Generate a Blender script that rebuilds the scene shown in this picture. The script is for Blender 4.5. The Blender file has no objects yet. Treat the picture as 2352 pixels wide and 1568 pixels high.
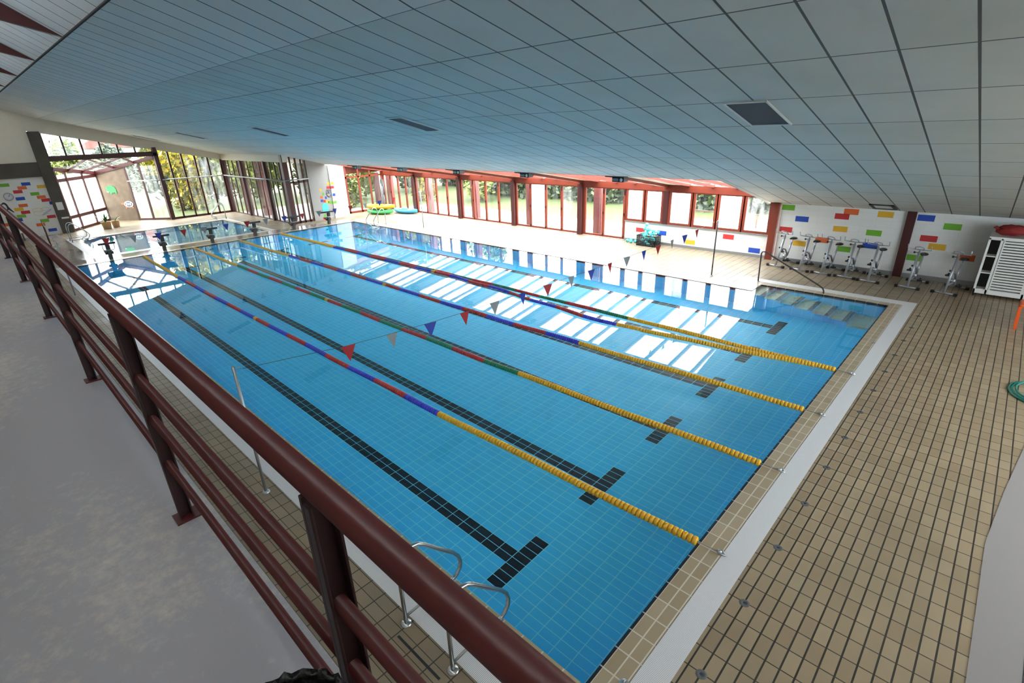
import bpy, bmesh, math, random
from mathutils import Vector, Matrix
random.seed(7)
PI = math.pi
S = bpy.context.scene
COL = S.collection

# ------------------------------------------------------------------ camera, sky, exposure
cam = bpy.data.cameras.new('camera')
cam.sensor_width = 36.0
cam.lens = 1177.93 / 2352 * 36.0
cam.clip_start, cam.clip_end = 0.05, 400
camo = bpy.data.objects.new('camera', cam)
COL.objects.link(camo)
yaw, pit, rol = 2.3420, -0.3942, -0.0352
cy, sy, cp, sp = math.cos(yaw), math.sin(yaw), math.cos(pit), math.sin(pit)
d = Vector((cp * cy, cp * sy, sp)); r = Vector((sy, -cy, 0)); u = r.cross(d)
c_, s_ = math.cos(rol), math.sin(rol)
r2 = c_ * r + s_ * u; u2 = -s_ * r + c_ * u
M = Matrix(((r2.x, u2.x, -d.x, 1.692), (r2.y, u2.y, -d.y, -2.5302), (r2.z, u2.z, -d.z, 4.5659), (0, 0, 0, 1)))
camo.matrix_world = M
S.camera = camo

w = bpy.data.worlds.new('overcast_sky'); S.world = w; w.use_nodes = True
nt = w.node_tree
bg = nt.nodes['Background']
tc = nt.nodes.new('ShaderNodeTexCoord'); sx = nt.nodes.new('ShaderNodeSeparateXYZ')
rp = nt.nodes.new('ShaderNodeValToRGB')
nt.links.new(tc.outputs['Generated'], sx.inputs[0]); nt.links.new(sx.outputs['Z'], rp.inputs[0])
rp.color_ramp.elements[0].position = 0.0; rp.color_ramp.elements[0].color = (0.82, 0.87, 0.92, 1)
rp.color_ramp.elements[1].position = 0.6; rp.color_ramp.elements[1].color = (0.98, 0.985, 1.0, 1)
nt.links.new(rp.outputs[0], bg.inputs['Color'])
bg.inputs['Strength'].default_value = 2.6

S.view_settings.view_transform = 'Standard'
S.view_settings.look = 'None'
S.view_settings.gamma = 1.0
S.view_settings.use_curve_mapping = False
S.view_settings.exposure = 3.02
cy_ = S.cycles
cy_.use_denoising = True
cy_.max_bounces = 10; cy_.diffuse_bounces = 5; cy_.glossy_bounces = 4
cy_.transmission_bounces = 6; cy_.transparent_max_bounces = 16
cy_.sample_clamp_indirect = 8.0
cy_.caustics_reflective = False; cy_.caustics_refractive = True

# ------------------------------------------------------------------ materials
MATS = {}
def nmat(name):
    m = bpy.data.materials.new(name); m.use_nodes = True
    MATS[name] = m
    return m, m.node_tree.nodes, m.node_tree.links, m.node_tree.nodes['Principled BSDF']
def mat(name, col, rough=0.5, metal=0.0, var=0.0, vscale=4.0, bump=0.0, spec=0.5):
    m, N, L, P = nmat(name)
    P.inputs['Base Color'].default_value = (*col, 1)
    P.inputs['Roughness'].default_value = rough
    P.inputs['Metallic'].default_value = metal
    P.inputs['Specular IOR Level'].default_value = spec
    if var or bump:
        g = N.new('ShaderNodeNewGeometry'); n = N.new('ShaderNodeTexNoise')
        n.inputs['Scale'].default_value = vscale; n.inputs['Detail'].default_value = 5
        L.new(g.outputs['Position'], n.inputs['Vector'])
        if var:
            mx = N.new('ShaderNodeMix'); mx.data_type = 'RGBA'
            mx.inputs[6].default_value = (*[c * (1 - var) for c in col], 1)
            mx.inputs[7].default_value = (*[min(1, c * (1 + var)) for c in col], 1)
            L.new(n.outputs['Fac'], mx.inputs[0]); L.new(mx.outputs[2], P.inputs['Base Color'])
        if bump:
            b = N.new('ShaderNodeBump'); b.inputs['Strength'].default_value = bump; b.inputs['Distance'].default_value = 0.01
            L.new(n.outputs['Fac'], b.inputs['Height']); L.new(b.outputs[0], P.inputs['Normal'])
    return m
def math_(N, L, op, a, b=None, c=None):
    n = N.new('ShaderNodeMath'); n.operation = op
    for i, v in enumerate((a, b, c)):
        if v is None: continue
        if isinstance(v, (int, float)): n.inputs[i].default_value = v
        else: L.new(v, n.inputs[i])
    return n.outputs[0]
def mixc(N, L, f, a, b):
    n = N.new('ShaderNodeMix'); n.data_type = 'RGBA'
    for i, v in ((0, f), (6, a), (7, b)):
        if isinstance(v, tuple): n.inputs[i].default_value = (*v, 1)
        elif isinstance(v, float): n.inputs[i].default_value = v
        else: L.new(v, n.inputs[i])
    return n.outputs[2]
def tile_mat(name, su, sv, ax, off, gw, c1, c2, gc, rough=0.3, lanes=False, edge=False, gwu=None, stain=None, rvar=0.0, bump=0.4):
    m, N, L, P = nmat(name)
    g = N.new('ShaderNodeNewGeometry'); sp_ = N.new('ShaderNodeSeparateXYZ'); L.new(g.outputs['Position'], sp_.inputs[0])
    U, V = sp_.outputs[ax[0].upper()], sp_.outputs[ax[1].upper()]
    def grid(X, s, o, gwid):
        t = math_(N, L, 'DIVIDE', math_(N, L, 'SUBTRACT', X, o), s)
        f = math_(N, L, 'FRACT', t)
        a = math_(N, L, 'ABSOLUTE', math_(N, L, 'SUBTRACT', f, 0.5))
        return math_(N, L, 'GREATER_THAN', a, 0.5 - gwid / (2 * s)), math_(N, L, 'FLOOR', t)
    mu, fu = grid(U, su, off[0], gwu or gw); mv, fv = grid(V, sv, off[1], gw)
    mask = math_(N, L, 'MAXIMUM', mu, mv)
    cb = N.new('ShaderNodeCombineXYZ'); L.new(fu, cb.inputs[0]); L.new(fv, cb.inputs[1])
    wn = N.new('ShaderNodeTexWhiteNoise'); wn.noise_dimensions = '2D'; L.new(cb.outputs[0], wn.inputs['Vector'])
    col = mixc(N, L, wn.outputs['Value'], c1, c2)
    if stain:
        n = N.new('ShaderNodeTexNoise'); n.inputs['Scale'].default_value = stain[1]; n.inputs['Detail'].default_value = 4
        L.new(g.outputs['Position'], n.inputs['Vector'])
        f = N.new('ShaderNodeMapRange'); L.new(n.outputs['Fac'], f.inputs[0])
        f.inputs[1].default_value = 0.42; f.inputs[2].default_value = 0.85; f.inputs[3].default_value = 0; f.inputs[4].default_value = stain[2]
        col = mixc(N, L, f.outputs[0], col, stain[0])
    if lanes:      # dark tiles of the six lane lines with their T ends
        X, Y = sp_.outputs['X'], sp_.outputs['Y']
        t = math_(N, L, 'SUBTRACT', math_(N, L, 'MODULO', math_(N, L, 'SUBTRACT', Y, 0.25), 2.0), 1.0)
        t = math_(N, L, 'ABSOLUTE', t)
        ln = math_(N, L, 'LESS_THAN', t, 0.125)
        xr = math_(N, L, 'MULTIPLY', math_(N, L, 'LESS_THAN', X, -1.875), math_(N, L, 'GREATER_THAN', X, -23.125))
        ln = math_(N, L, 'MULTIPLY', ln, xr)
        x1 = math_(N, L, 'LESS_THAN', math_(N, L, 'ABSOLUTE', math_(N, L, 'ADD', X, 2.0)), 0.125)
        x2 = math_(N, L, 'LESS_THAN', math_(N, L, 'ABSOLUTE', math_(N, L, 'ADD', X, 23.0)), 0.125)
        xb = math_(N, L, 'MULTIPLY', math_(N, L, 'MAXIMUM', x1, x2), math_(N, L, 'LESS_THAN', t, 0.5))
        ln = math_(N, L, 'MAXIMUM', ln, xb)
        ln = math_(N, L, 'MULTIPLY', ln, math_(N, L, 'LESS_THAN', Y, 12.25))
        col = mixc(N, L, ln, col, (0.006, 0.010, 0.018))
    if edge:       # the dark tile row along the rim
        e = math_(N, L, 'GREATER_THAN', sp_.outputs['Z'], -0.075)
        col = mixc(N, L, e, col, (0.012, 0.016, 0.024))
    col = mixc(N, L, mask, col, gc)
    L.new(col, P.inputs['Base Color'])
    P.inputs['Roughness'].default_value = rough
    if rvar:
        n = N.new('ShaderNodeTexNoise'); n.inputs['Scale'].default_value = 0.9; n.inputs['Detail'].default_value = 3
        L.new(g.outputs['Position'], n.inputs['Vector'])
        f = N.new('ShaderNodeMapRange'); L.new(n.outputs['Fac'], f.inputs[0]); f.inputs[1].default_value = .35; f.inputs[2].default_value = .65
        f.inputs[3].default_value = max(0.03, rough - rvar); f.inputs[4].default_value = rough + rvar
        rr = mixc(N, L, mask, f.outputs[0], (0.8, 0.8, 0.8)); L.new(rr, P.inputs['Roughness'])
    b = N.new('ShaderNodeBump'); b.inputs['Strength'].default_value = bump; b.inputs['Distance'].default_value = 0.004
    L.new(math_(N, L, 'SUBTRACT', 1.0, mask), b.inputs['Height']); L.new(b.outputs[0], P.inputs['Normal'])
    return m
def glass_mat(name, haze, streak=True, tint=(0.96, 0.98, 0.97), scale=1.0):
    m, N, L, P = nmat(name); N.remove(P)
    out = N['Material Output']
    tr = N.new('ShaderNodeBsdfTransparent'); tr.inputs[0].default_value = (*tint, 1)
    gl = N.new('ShaderNodeBsdfGlossy'); gl.inputs['Roughness'].default_value = 0.02
    lw = N.new('ShaderNodeLayerWeight'); ff = math_(N, L, 'MULTIPLY_ADD', math_(N, L, 'POWER', lw.outputs['Facing'], 5.0), 0.45, 0.02)
    m1 = N.new('ShaderNodeMixShader'); L.new(ff, m1.inputs[0]); L.new(tr.outputs[0], m1.inputs[1]); L.new(gl.outputs[0], m1.inputs[2])
    tl = N.new('ShaderNodeBsdfTranslucent'); tl.inputs[0].default_value = (0.92, 0.95, 0.95, 1)
    m2 = N.new('ShaderNodeMixShader')
    g = N.new('ShaderNodeNewGeometry'); mp = N.new('ShaderNodeMapping'); mp.inputs['Scale'].default_value = (3 * scale, 3 * scale, 0.5 * scale)
    n = N.new('ShaderNodeTexNoise'); n.inputs['Scale'].default_value = 1.6; n.inputs['Detail'].default_value = 5
    L.new(g.outputs['Position'], mp.inputs[0]); L.new(mp.outputs[0], n.inputs['Vector'])
    f = N.new('ShaderNodeMapRange'); L.new(n.outputs['Fac'], f.inputs[0])
    f.inputs[1].default_value = 0.38; f.inputs[2].default_value = 0.68; f.inputs[3].default_value = haze[0]; f.inputs[4].default_value = haze[1]
    L.new(f.outputs[0], m2.inputs[0]); L.new(m1.outputs[0], m2.inputs[1]); L.new(tl.outputs[0], m2.inputs[2])
    L.new(m2.outputs[0], out.inputs[0])
    return m

BEIGE1, BEIGE2 = (0.295, 0.212, 0.128), (0.355, 0.265, 0.165)
mat('white_paint', (0.78, 0.76, 0.72), 0.6, var=0.04, vscale=2)
mat('pier_shade_gray', (0.36, 0.34, 0.31), 0.7, var=0.05)
mat('cream_tone', (0.70, 0.63, 0.52), 0.7, var=0.05)
mat('dark_concrete', (0.085, 0.075, 0.062), 0.8, var=0.35, vscale=1.5)
mat('red_steel', (0.19, 0.030, 0.013), 0.42, var=0.12, vscale=3)
mat('dark_red_steel', (0.060, 0.010, 0.009), 0.45)
mat('rail_red', (0.095, 0.018, 0.018), 0.30, var=0.25, vscale=9, bump=0.15)
mat('post_dark', (0.030, 0.007, 0.008), 0.5, var=0.2, vscale=8)
mat('black_plastic', (0.012, 0.012, 0.014), 0.4)
mat('dark_grille', (0.035, 0.037, 0.05), 0.7, var=0.2, vscale=30)
mat('steel', (0.46, 0.46, 0.45), 0.25, metal=1.0)
mat('dull_steel', (0.42, 0.43, 0.44), 0.4, metal=0.9)
mat('bike_frame', (0.36, 0.37, 0.39), 0.35, metal=0.55)
mat('drain_gray', (0.11, 0.11, 0.11), 0.5)
mat('dark_pole', (0.10, 0.08, 0.075), 0.35, metal=0.6)
mat('white_plastic', (0.74, 0.72, 0.68), 0.45)
mat('float_yellow', (0.80, 0.42, 0.02), 0.35)
mat('float_red', (0.50, 0.025, 0.02), 0.35)
mat('float_blue', (0.04, 0.045, 0.55), 0.35)
mat('float_green', (0.012, 0.20, 0.085), 0.35)
mat('flag_red', (0.38, 0.012, 0.014), 0.6)
mat('flag_gray', (0.24, 0.25, 0.25), 0.6)
mat('flag_blue', (0.02, 0.045, 0.32), 0.6)
mat('brick_red', (0.55, 0.03, 0.03), 0.6); mat('brick_orange', (0.75, 0.14, 0.035), 0.6)
mat('brick_yellow', (0.75, 0.42, 0.03), 0.6); mat('brick_green', (0.16, 0.42, 0.03), 0.6); mat('brick_blue', (0.02, 0.07, 0.42), 0.6)
mat('turquoise', (0.10, 0.62, 0.58), 0.6, bump=0.3, vscale=30)
mat('kayak_yellow', (0.80, 0.40, 0.02), 0.35); mat('kayak_green', (0.06, 0.48, 0.10), 0.35); mat('kayak_blue', (0.05, 0.36, 0.70), 0.35)
mat('orange_plastic', (0.75, 0.10, 0.015), 0.4)
mat('hose_green', (0.01, 0.20, 0.15), 0.4)
mat('terracotta', (0.62, 0.42, 0.24), 0.7, var=0.1)
mat('soil', (0.05, 0.035, 0.02), 0.9)
mat('palm_green', (0.06, 0.16, 0.03), 0.5)
mat('hippo_green', (0.012, 0.26, 0.045), 0.5)
mat('black_paint', (0.015, 0.015, 0.03), 0.5)
mat('navy_paint', (0.02, 0.025, 0.10), 0.5)
mat('sign_white', (0.72, 0.72, 0.72), 0.5)
mat('paper_yellow', (0.62, 0.56, 0.22), 0.5)
mat('paper_blue', (0.20, 0.32, 0.62), 0.5)
mat('net_red', (0.30, 0.02, 0.02), 0.7, bump=0.8, vscale=40)
mat('lamp_gray', (0.30, 0.30, 0.30), 0.4)
mat('bin_bag', (0.008, 0.008, 0.009), 0.22, bump=1.0, vscale=35)
mat('gray_bin', (0.40, 0.44, 0.46), 0.5)
mat('wood_panel', (0.155, 0.108, 0.072), 0.8, var=0.55, vscale=2.6)
mat('terrace', (0.30, 0.27, 0.25), 0.8, var=0.12, vscale=1.2)
mat('outside_pink', (0.17, 0.035, 0.03), 0.7)
mat('roof_tile', (0.16, 0.055, 0.04), 0.8)
mat('bark', (0.10, 0.07, 0.045), 0.9)
mat('grout_slot', (0.02, 0.02, 0.02), 0.8)
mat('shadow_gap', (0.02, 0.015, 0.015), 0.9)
mat('coping_end', (0.40, 0.36, 0.33), 0.25, var=0.25, vscale=6)

tile_mat('deck_near', .125, .25, 'xy', (.06, .04), .011, BEIGE1, BEIGE2, (0.035, 0.03, 0.022), 0.38, stain=((0.13, 0.11, 0.07), .8, .45), gwu=.016)
tile_mat('deck_side', .25, .125, 'xy', (.06, .11), .008, (0.22, 0.165, 0.105), (0.265, 0.205, 0.135), (0.05, 0.04, 0.028), 0.42, stain=((0.5, 0.33, 0.15), 1.3, .25), gwu=.013, rvar=.13)
tile_mat('deck_wet', .25, .125, 'xy', (.06, .11), .008, (0.30, 0.25, 0.21), (0.36, 0.30, 0.25), (0.12, 0.10, 0.08), 0.12, rvar=.09)
tile_mat('coping_x', .12, .25, 'xy', (0, 0), .013, (0.34, 0.255, 0.155), (0.40, 0.31, 0.20), (0.62, 0.56, 0.46), 0.3)
tile_mat('coping_y', .25, .12, 'xy', (0, 12.5), .013, (0.34, 0.255, 0.155), (0.40, 0.31, 0.20), (0.62, 0.56, 0.46), 0.3)
PB1, PB2, PG = (0.060, 0.605, 0.975), (0.075, 0.64, 0.98), (0.28, 0.82, 0.95)
tile_mat('pool_floor', .25, .125, 'xy', (0.125, 0), .010, PB1, PB2, PG, 0.3, lanes=True, bump=0.1)
tile_mat('pool_wall_x', .25, .125, 'yz', (0, 0), .010, PB1, PB2, PG, 0.3, edge=True, bump=0.1)
tile_mat('pool_wall_y', .25, .125, 'xz', (0, 0), .010, PB1, PB2, PG, 0.3, edge=True, bump=0.1)
tile_mat('step_tile', .25, .125, 'xy', (0, 0), .010, (0.46, 0.56, 0.42), (0.52, 0.62, 0.48), (0.55, 0.66, 0.6), 0.35, bump=0.1)
tile_mat('step_nosing', .25, .125, 'xy', (0, 0), .010, (0.10, 0.14, 0.15), (0.13, 0.17, 0.18), (0.3, 0.4, 0.42), 0.35, bump=0.1)
tile_mat('small_pool_floor', .25, .125, 'xy', (0.125, 0), .010, (0.10, 0.42, 0.62), (0.12, 0.46, 0.66), PG, 0.3, bump=0.1)
tile_mat('rim_tile', 5, .25, 'xy', (-2.5, 0), .013, (0.010, 0.013, 0.020), (0.014, 0.018, 0.027), (0.45, 0.45, 0.42), 0.3)
tile_mat('rim_tile_y', .25, 5, 'xy', (0, -2.5), .013, (0.010, 0.013, 0.020), (0.014, 0.018, 0.027), (0.45, 0.45, 0.42), 0.3)
tile_mat('grate_x', .0867, .0145, 'xy', (.26, 0), .0045, (0.76, 0.73, 0.72), (0.76, 0.73, 0.72), (0.36, 0.34, 0.33), 0.4, gwu=.0001, bump=0.1)
tile_mat('grate_y', .0145, .0867, 'xy', (0, 0), .0001, (0.76, 0.73, 0.72), (0.76, 0.73, 0.72), (0.36, 0.34, 0.33), 0.4, gwu=.0045, bump=0.1)
tile_mat('ceiling_strip', .6, 50, 'xy', (.526, -20), .022, (0.76, 0.75, 0.73), (0.82, 0.81, 0.79), (0.10, 0.10, 0.10), 0.75, gwu=.03, bump=0.8)
tile_mat('ceiling_tile', .6, 1.305, 'xy', (.526, 5.52), .020, (0.62, 0.63, 0.60), (0.68, 0.68, 0.65), (0.10, 0.10, 0.10), 0.75, gwu=.026, stain=((0.46, 0.44, 0.36), .9, .4), bump=0.8)
tile_mat('block_wall', .40, .20, 'xz', (0, 0), .006, (0.77, 0.75, 0.71), (0.80, 0.78, 0.74), (0.69, 0.67, 0.63), 0.55, bump=0.3)
glass_mat('glass_clear', (0.0, 0.012)); glass_mat('glass_streaky', (0.003, 0.045)); glass_mat('glass_fogged', (0.25, 0.8)); glass_mat('glass_misty', (0.01, 0.09))
glass_mat('glass_roof', (0.0, 0.05), tint=(0.77, 0.81, 0.83))

# water: clear dielectric surface with the faintest ripple
m, N, L, P = nmat('water'); N.remove(P)
gl = N.new('ShaderNodeBsdfGlass'); gl.inputs['IOR'].default_value = 1.33; gl.inputs['Roughness'].default_value = 0.0
gl.inputs['Color'].default_value = (0.97, 0.995, 1.0, 1)
g = N.new('ShaderNodeNewGeometry'); n = N.new('ShaderNodeTexNoise'); n.inputs['Scale'].default_value = 1.7; n.inputs['Detail'].default_value = 2
L.new(g.outputs['Position'], n.inputs['Vector'])
b = N.new('ShaderNodeBump'); b.inputs['Strength'].default_value = 0.02; b.inputs['Distance'].default_value = 0.02
L.new(n.outputs['Fac'], b.inputs['Height']); L.new(b.outputs[0], gl.inputs['Normal'])
L.new(gl.outputs[0], N['Material Output'].inputs[0])
# gallery floor: grey paint worn through in patches
m, N, L, P = nmat('gallery_paint')
g = N.new('ShaderNodeNewGeometry')
n1 = N.new('ShaderNodeTexNoise'); n1.inputs['Scale'].default_value = 0.75; n1.inputs['Detail'].default_value = 3
n2 = N.new('ShaderNodeTexNoise'); n2.inputs['Scale'].default_value = 22; n2.inputs['Detail'].default_value = 6; n2.inputs['Roughness'].default_value = 0.7
mp = N.new('ShaderNodeMapping'); mp.inputs['Scale'].default_value = (0.6, 2.2, 1); L.new(g.outputs['Position'], mp.inputs[0])
L.new(mp.outputs[0], n1.inputs['Vector']); L.new(g.outputs['Position'], n2.inputs['Vector'])
s = math_(N, L, 'ADD', math_(N, L, 'MULTIPLY', n1.outputs['Fac'], 0.75), math_(N, L, 'MULTIPLY', n2.outputs['Fac'], 0.45))
f = N.new('ShaderNodeMapRange'); L.new(s, f.inputs[0]); f.inputs[1].default_value = 0.60; f.inputs[2].default_value = 0.74
f.inputs[3].default_value = 0; f.inputs[4].default_value = 0.85
L.new(mixc(N, L, f.outputs[0], (0.44, 0.43, 0.47), (0.68, 0.63, 0.56)), P.inputs['Base Color'])
P.inputs['Roughness'].default_value = 0.42
# lawn and leaves
mat('lawn', (0.040, 0.056, 0.009), 0.9, var=0.35, vscale=2.5)
def leaf(name, c1, c2):
    m, N, L, P = nmat(name)
    g = N.new('ShaderNodeNewGeometry')
    L.new(mixc(N, L, g.outputs['Random Per Island'], c1, c2), P.inputs['Base Color'])
    P.inputs['Roughness'].default_value = 0.6
leaf('leaf_dark', (0.014, 0.026, 0.008), (0.045, 0.065, 0.018))
leaf('leaf_mid', (0.05, 0.085, 0.012), (0.17, 0.19, 0.03))
leaf('leaf_yellow', (0.07, 0.11, 0.015), (0.50, 0.36, 0.015))
# translucent sheet
m, N, L, P = nmat('sheet'); N.remove(P)
df = N.new('ShaderNodeBsdfDiffuse'); df.inputs[0].default_value = (0.40, 0.36, 0.34, 1)
tr = N.new('ShaderNodeBsdfTransparent'); mx = N.new('ShaderNodeMixShader'); mx.inputs[0].default_value = 0.60
L.new(tr.outputs[0], mx.inputs[1]); L.new(df.outputs[0], mx.inputs[2]); L.new(mx.outputs[0], N['Material Output'].inputs[0])

# ------------------------------------------------------------------ mesh helpers
class MB:
    def __init__(s): s.v = []; s.f = []; s.mi = []; s.ml = []; s.sm = []
    def _m(s, m):
        if m not in s.ml: s.ml.append(m)
        return s.ml.index(m)
    def face(s, pts, m, smooth=False):
        i = len(s.v); s.v += [tuple(p) for p in pts]; s.f.append(tuple(range(i, i + len(pts)))); s.mi.append(s._m(m)); s.sm.append(smooth)
    def add(s, vs, fs, m, smooth=False):
        i = len(s.v); s.v += [tuple(p) for p in vs]; k = s._m(m)
        for f in fs: s.f.append(tuple(a + i for a in f)); s.mi.append(k); s.sm.append(smooth)
    def box(s, x0, x1, y0, y1, z0, z1, m):
        v = [(x, y, z) for x in (x0, x1) for y in (y0, y1) for z in (z0, z1)]
        s.add(v, [(0, 1, 3, 2), (4, 6, 7, 5), (0, 4, 5, 1), (2, 3, 7, 6), (0, 2, 6, 4), (1, 5, 7, 3)], m)
    def bar(s, a, b, wx, wz, m, up=(0, 0, 1)):
        a, b = Vector(a), Vector(b); t = (b - a).normalized(); up = Vector(up)
        sd = t.cross(up)
        if sd.length < 1e-4: sd = t.cross(Vector((0, 1, 0)))
        sd.normalize(); uu = sd.cross(t)
        v = [p + sd * (i * wx / 2) + uu * (j * wz / 2) for p in (a, b) for i in (-1, 1) for j in (-1, 1)]
        s.add(v, [(0, 1, 3, 2), (4, 6, 7, 5), (0, 4, 5, 1), (2, 3, 7, 6), (0, 2, 6, 4), (1, 5, 7, 3)], m)
    def prism(s, poly, h0, h1, m, axis='z'):   # poly of 2d points extruded along an axis
        def P(p, h): return {'z': (p[0], p[1], h), 'y': (p[0], h, p[1]), 'x': (h, p[0], p[1])}[axis]
        n = len(poly); v = [P(p, h0) for p in poly] + [P(p, h1) for p in poly]
        f = [tuple(range(n)), tuple(range(2 * n - 1, n - 1, -1))] + [(i, i + n, (i + 1) % n + n, (i + 1) % n) for i in range(n)]
        s.add(v, f, m)
    def tube(s, path, rad, m, n=10, cap=True, closed=False):
        P = [Vector(p) for p in path]; k = len(P); rings = []
        rr = rad if isinstance(rad, (list, tuple)) else [rad] * k
        pu = None
        for i, p in enumerate(P):
            if closed: t = P[(i + 1) % k] - P[i - 1]
            else: t = P[min(i + 1, k - 1)] - P[max(i - 1, 0)]
            t.normalize()
            if pu is None:
                a = Vector((0, 0, 1)) if abs(t.z) < .9 else Vector((1, 0, 0)); pu = (a - t * a.dot(t)).normalized()
            else: pu = (pu - t * pu.dot(t)).normalized()
            sd = t.cross(pu)
            rings.append([p + (pu * math.cos(2 * PI * j / n) + sd * math.sin(2 * PI * j / n)) * rr[i] for j in range(n)])
        v = [q for R_ in rings for q in R_]; f = []
        for i in range(k if closed else k - 1):
            i2 = (i + 1) % k
            for j in range(n): f.append((i * n + j, i * n + (j + 1) % n, i2 * n + (j + 1) % n, i2 * n + j))
        s.add(v, f, m, True)
        if cap and not closed:
            s.add(rings[0], [tuple(range(n - 1, -1, -1))], m); s.add(rings[-1], [tuple(range(n))], m)
    def lathe(s, c, prof, m, n=24, axis='z'):
        c = Vector(c); v = []; f = []
        for (rr, h) in prof:
            for j in range(n):
                a = 2 * PI * j / n; x, y = rr * math.cos(a), rr * math.sin(a)
                v.append(c + (Vector((x, y, h)) if axis == 'z' else Vector((h, x, y)) if axis == 'x' else Vector((x, h, y))))
        for i in range(len(prof) - 1):
            for j in range(n): f.append((i * n + j, i * n + (j + 1) % n, (i + 1) * n + (j + 1) % n, (i + 1) * n + j))
        s.add(v, f, m, True)
    def ball(s, c, rx, ry, rz, m, n=12, k=8):
        pr = [(max(1e-4, math.sin(PI * i / k)), -math.cos(PI * i / k)) for i in range(k + 1)]
        v = []; f = []
        for (q, h) in pr:
            for j in range(n):
                a = 2 * PI * j / n; v.append((c[0] + rx * q * math.cos(a), c[1] + ry * q * math.sin(a), c[2] + rz * h))
        for i in range(k):
            for j in range(n): f.append((i * n + j, i * n + (j + 1) % n, (i + 1) * n + (j + 1) % n, (i + 1) * n + j))
        s.add(v, f, m, True)
    def build(s, name, parent=None, bevel=0.0, local=False):
        me = bpy.data.meshes.new(name)
        off = Vector((0, 0, 0)) if (parent is None or local) else wloc(parent)
        me.from_pydata([tuple(Vector(p) - off) for p in s.v], [], s.f)
        for q in s.ml: me.materials.append(MATS[q])
        me.polygons.foreach_set('material_index', s.mi); me.polygons.foreach_set('use_smooth', s.sm)
        bm = bmesh.new(); bm.from_mesh(me); bmesh.ops.remove_doubles(bm, verts=bm.verts, dist=1e-5) if any(s.sm) else None
        bmesh.ops.recalc_face_normals(bm, faces=bm.faces); bm.to_mesh(me); bm.free()
        me.update()
        o = bpy.data.objects.new(name, me); COL.objects.link(o)
        if parent is not None: o.parent = parent
        if bevel:
            mod = o.modifiers.new('bevel', 'BEVEL'); mod.width = bevel; mod.segments = 2; mod.limit_method = 'ANGLE'
        return o
def wloc(o):
    v = Vector(o.location)
    while o.parent is not None: o = o.parent; v += Vector(o.location)
    return v
def tag(o, label, cat, group=None):
    o['label'] = label; o['category'] = cat
    if group: o['group'] = group
    return o
def struct(o):
    o['kind'] = 'structure'; return o
def thing(name, label, cat, loc, group=None, rz=0.0):
    o = bpy.data.objects.new(name, None); COL.objects.link(o); o.empty_display_size = 0.1
    o.location = loc; o.rotation_euler = (0, 0, rz)
    return tag(o, label, cat, group)
def sgroup(name, loc):
    o = bpy.data.objects.new(name, None); COL.objects.link(o); o.location = loc; o['kind'] = 'structure'; return o
def copy_tree(o, parent=None):
    c = o.copy(); COL.objects.link(c); c.parent = parent
    for ch in o.children: copy_tree(ch, c)
    return c
def dup(root, loc, label, rz=None):
    c = copy_tree(root); c.location = loc; c['label'] = label
    if rz is not None: c.rotation_euler = (0, 0, rz)
    return c
def arc(c, r, a0, a1, n, plane='yz'):
    out = []
    for i in range(n + 1):
        a = a0 + (a1 - a0) * i / n; p, q = r * math.cos(a), r * math.sin(a)
        out.append({'yz': (c[0], c[1] + p, c[2] + q), 'xz': (c[0] + p, c[1], c[2] + q), 'xy': (c[0] + p, c[1] + q, c[2])}[plane])
    return out
CA, CB = 6.24, 0.26
def cz(y): return CA - CB * y

# ------------------------------------------------------------------ structure: decks, pools
B = MB()
Z0 = -0.22
def slab(x0, x1, y0, y1, m): B.box(x0, x1, y0, y1, Z0, 0.0, m)
slab(.52, 7, -2.4, 16.6, 'deck_near')
slab(-36, .52, -2.4, -.62, 'deck_side')
slab(-25.3, -3.72, 13.02, 16.6, 'deck_side'); slab(-3.72, .52, 13.87, 16.6, 'deck_side')
slab(-27.9, -25.3, 12.76, 16.6, 'deck_side')
slab(-26.2, -25.3, -.62, 12.76, 'deck_wet')
slab(-36, -26.2, -.62, .75, 'deck_wet'); slab(-36, -26.2, 8.6, 10.15, 'deck_side'); slab(-36.1, -33.2, .75, 8.6, 'deck_side')
slab(-27.9, -26.2, 10.15, 12.76, 'deck_side')
B.prism([(-36.1, 1.2), (-39.5, 3.7), (-39.4, 4.0), (-36.1, 6.6)], Z0, 0.0, 'deck_side')
struct(B.build('floor'))
B = MB()
B.box(0, .26, -.20, 13.54, Z0, .0, 'coping_x')
B.box(-25, 0, -.20, 0, Z0, 0, 'coping_y')
B.box(-25, -3.2, 12.5, 12.76, Z0, 0, 'coping_y'); B.box(-3.46, -3.2, 12.76, 13.54, Z0, 0, 'coping_x'); B.box(-3.2, 0, 13.28, 13.54, Z0, 0, 'coping_y')
B.box(-25.3, -25, -.26, 12.76, Z0, 0, 'coping_end')
B.box(-33.0, -26.4, .95, 1.2, Z0, 0, 'coping_y'); B.box(-33.0, -26.4, 8.2, 8.4, Z0, 0, 'coping_y')
B.box(-26.7, -26.45, 1.2, 8.2, Z0, 0, 'coping_end'); B.box(-33.0, -32.75, 1.2, 8.2, Z0, 0, 'coping_x')
B.box(-.03, 0, 0, 13.28, -.06, .001, 'rim_tile'); B.box(-3.2, -.03, 13.25, 13.28, -.06, .001, 'rim_tile_y'); B.box(-3.2, -3.17, 12.5, 13.25, -.06, .001, 'rim_tile')
struct(B.build('trim_1'))
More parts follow.
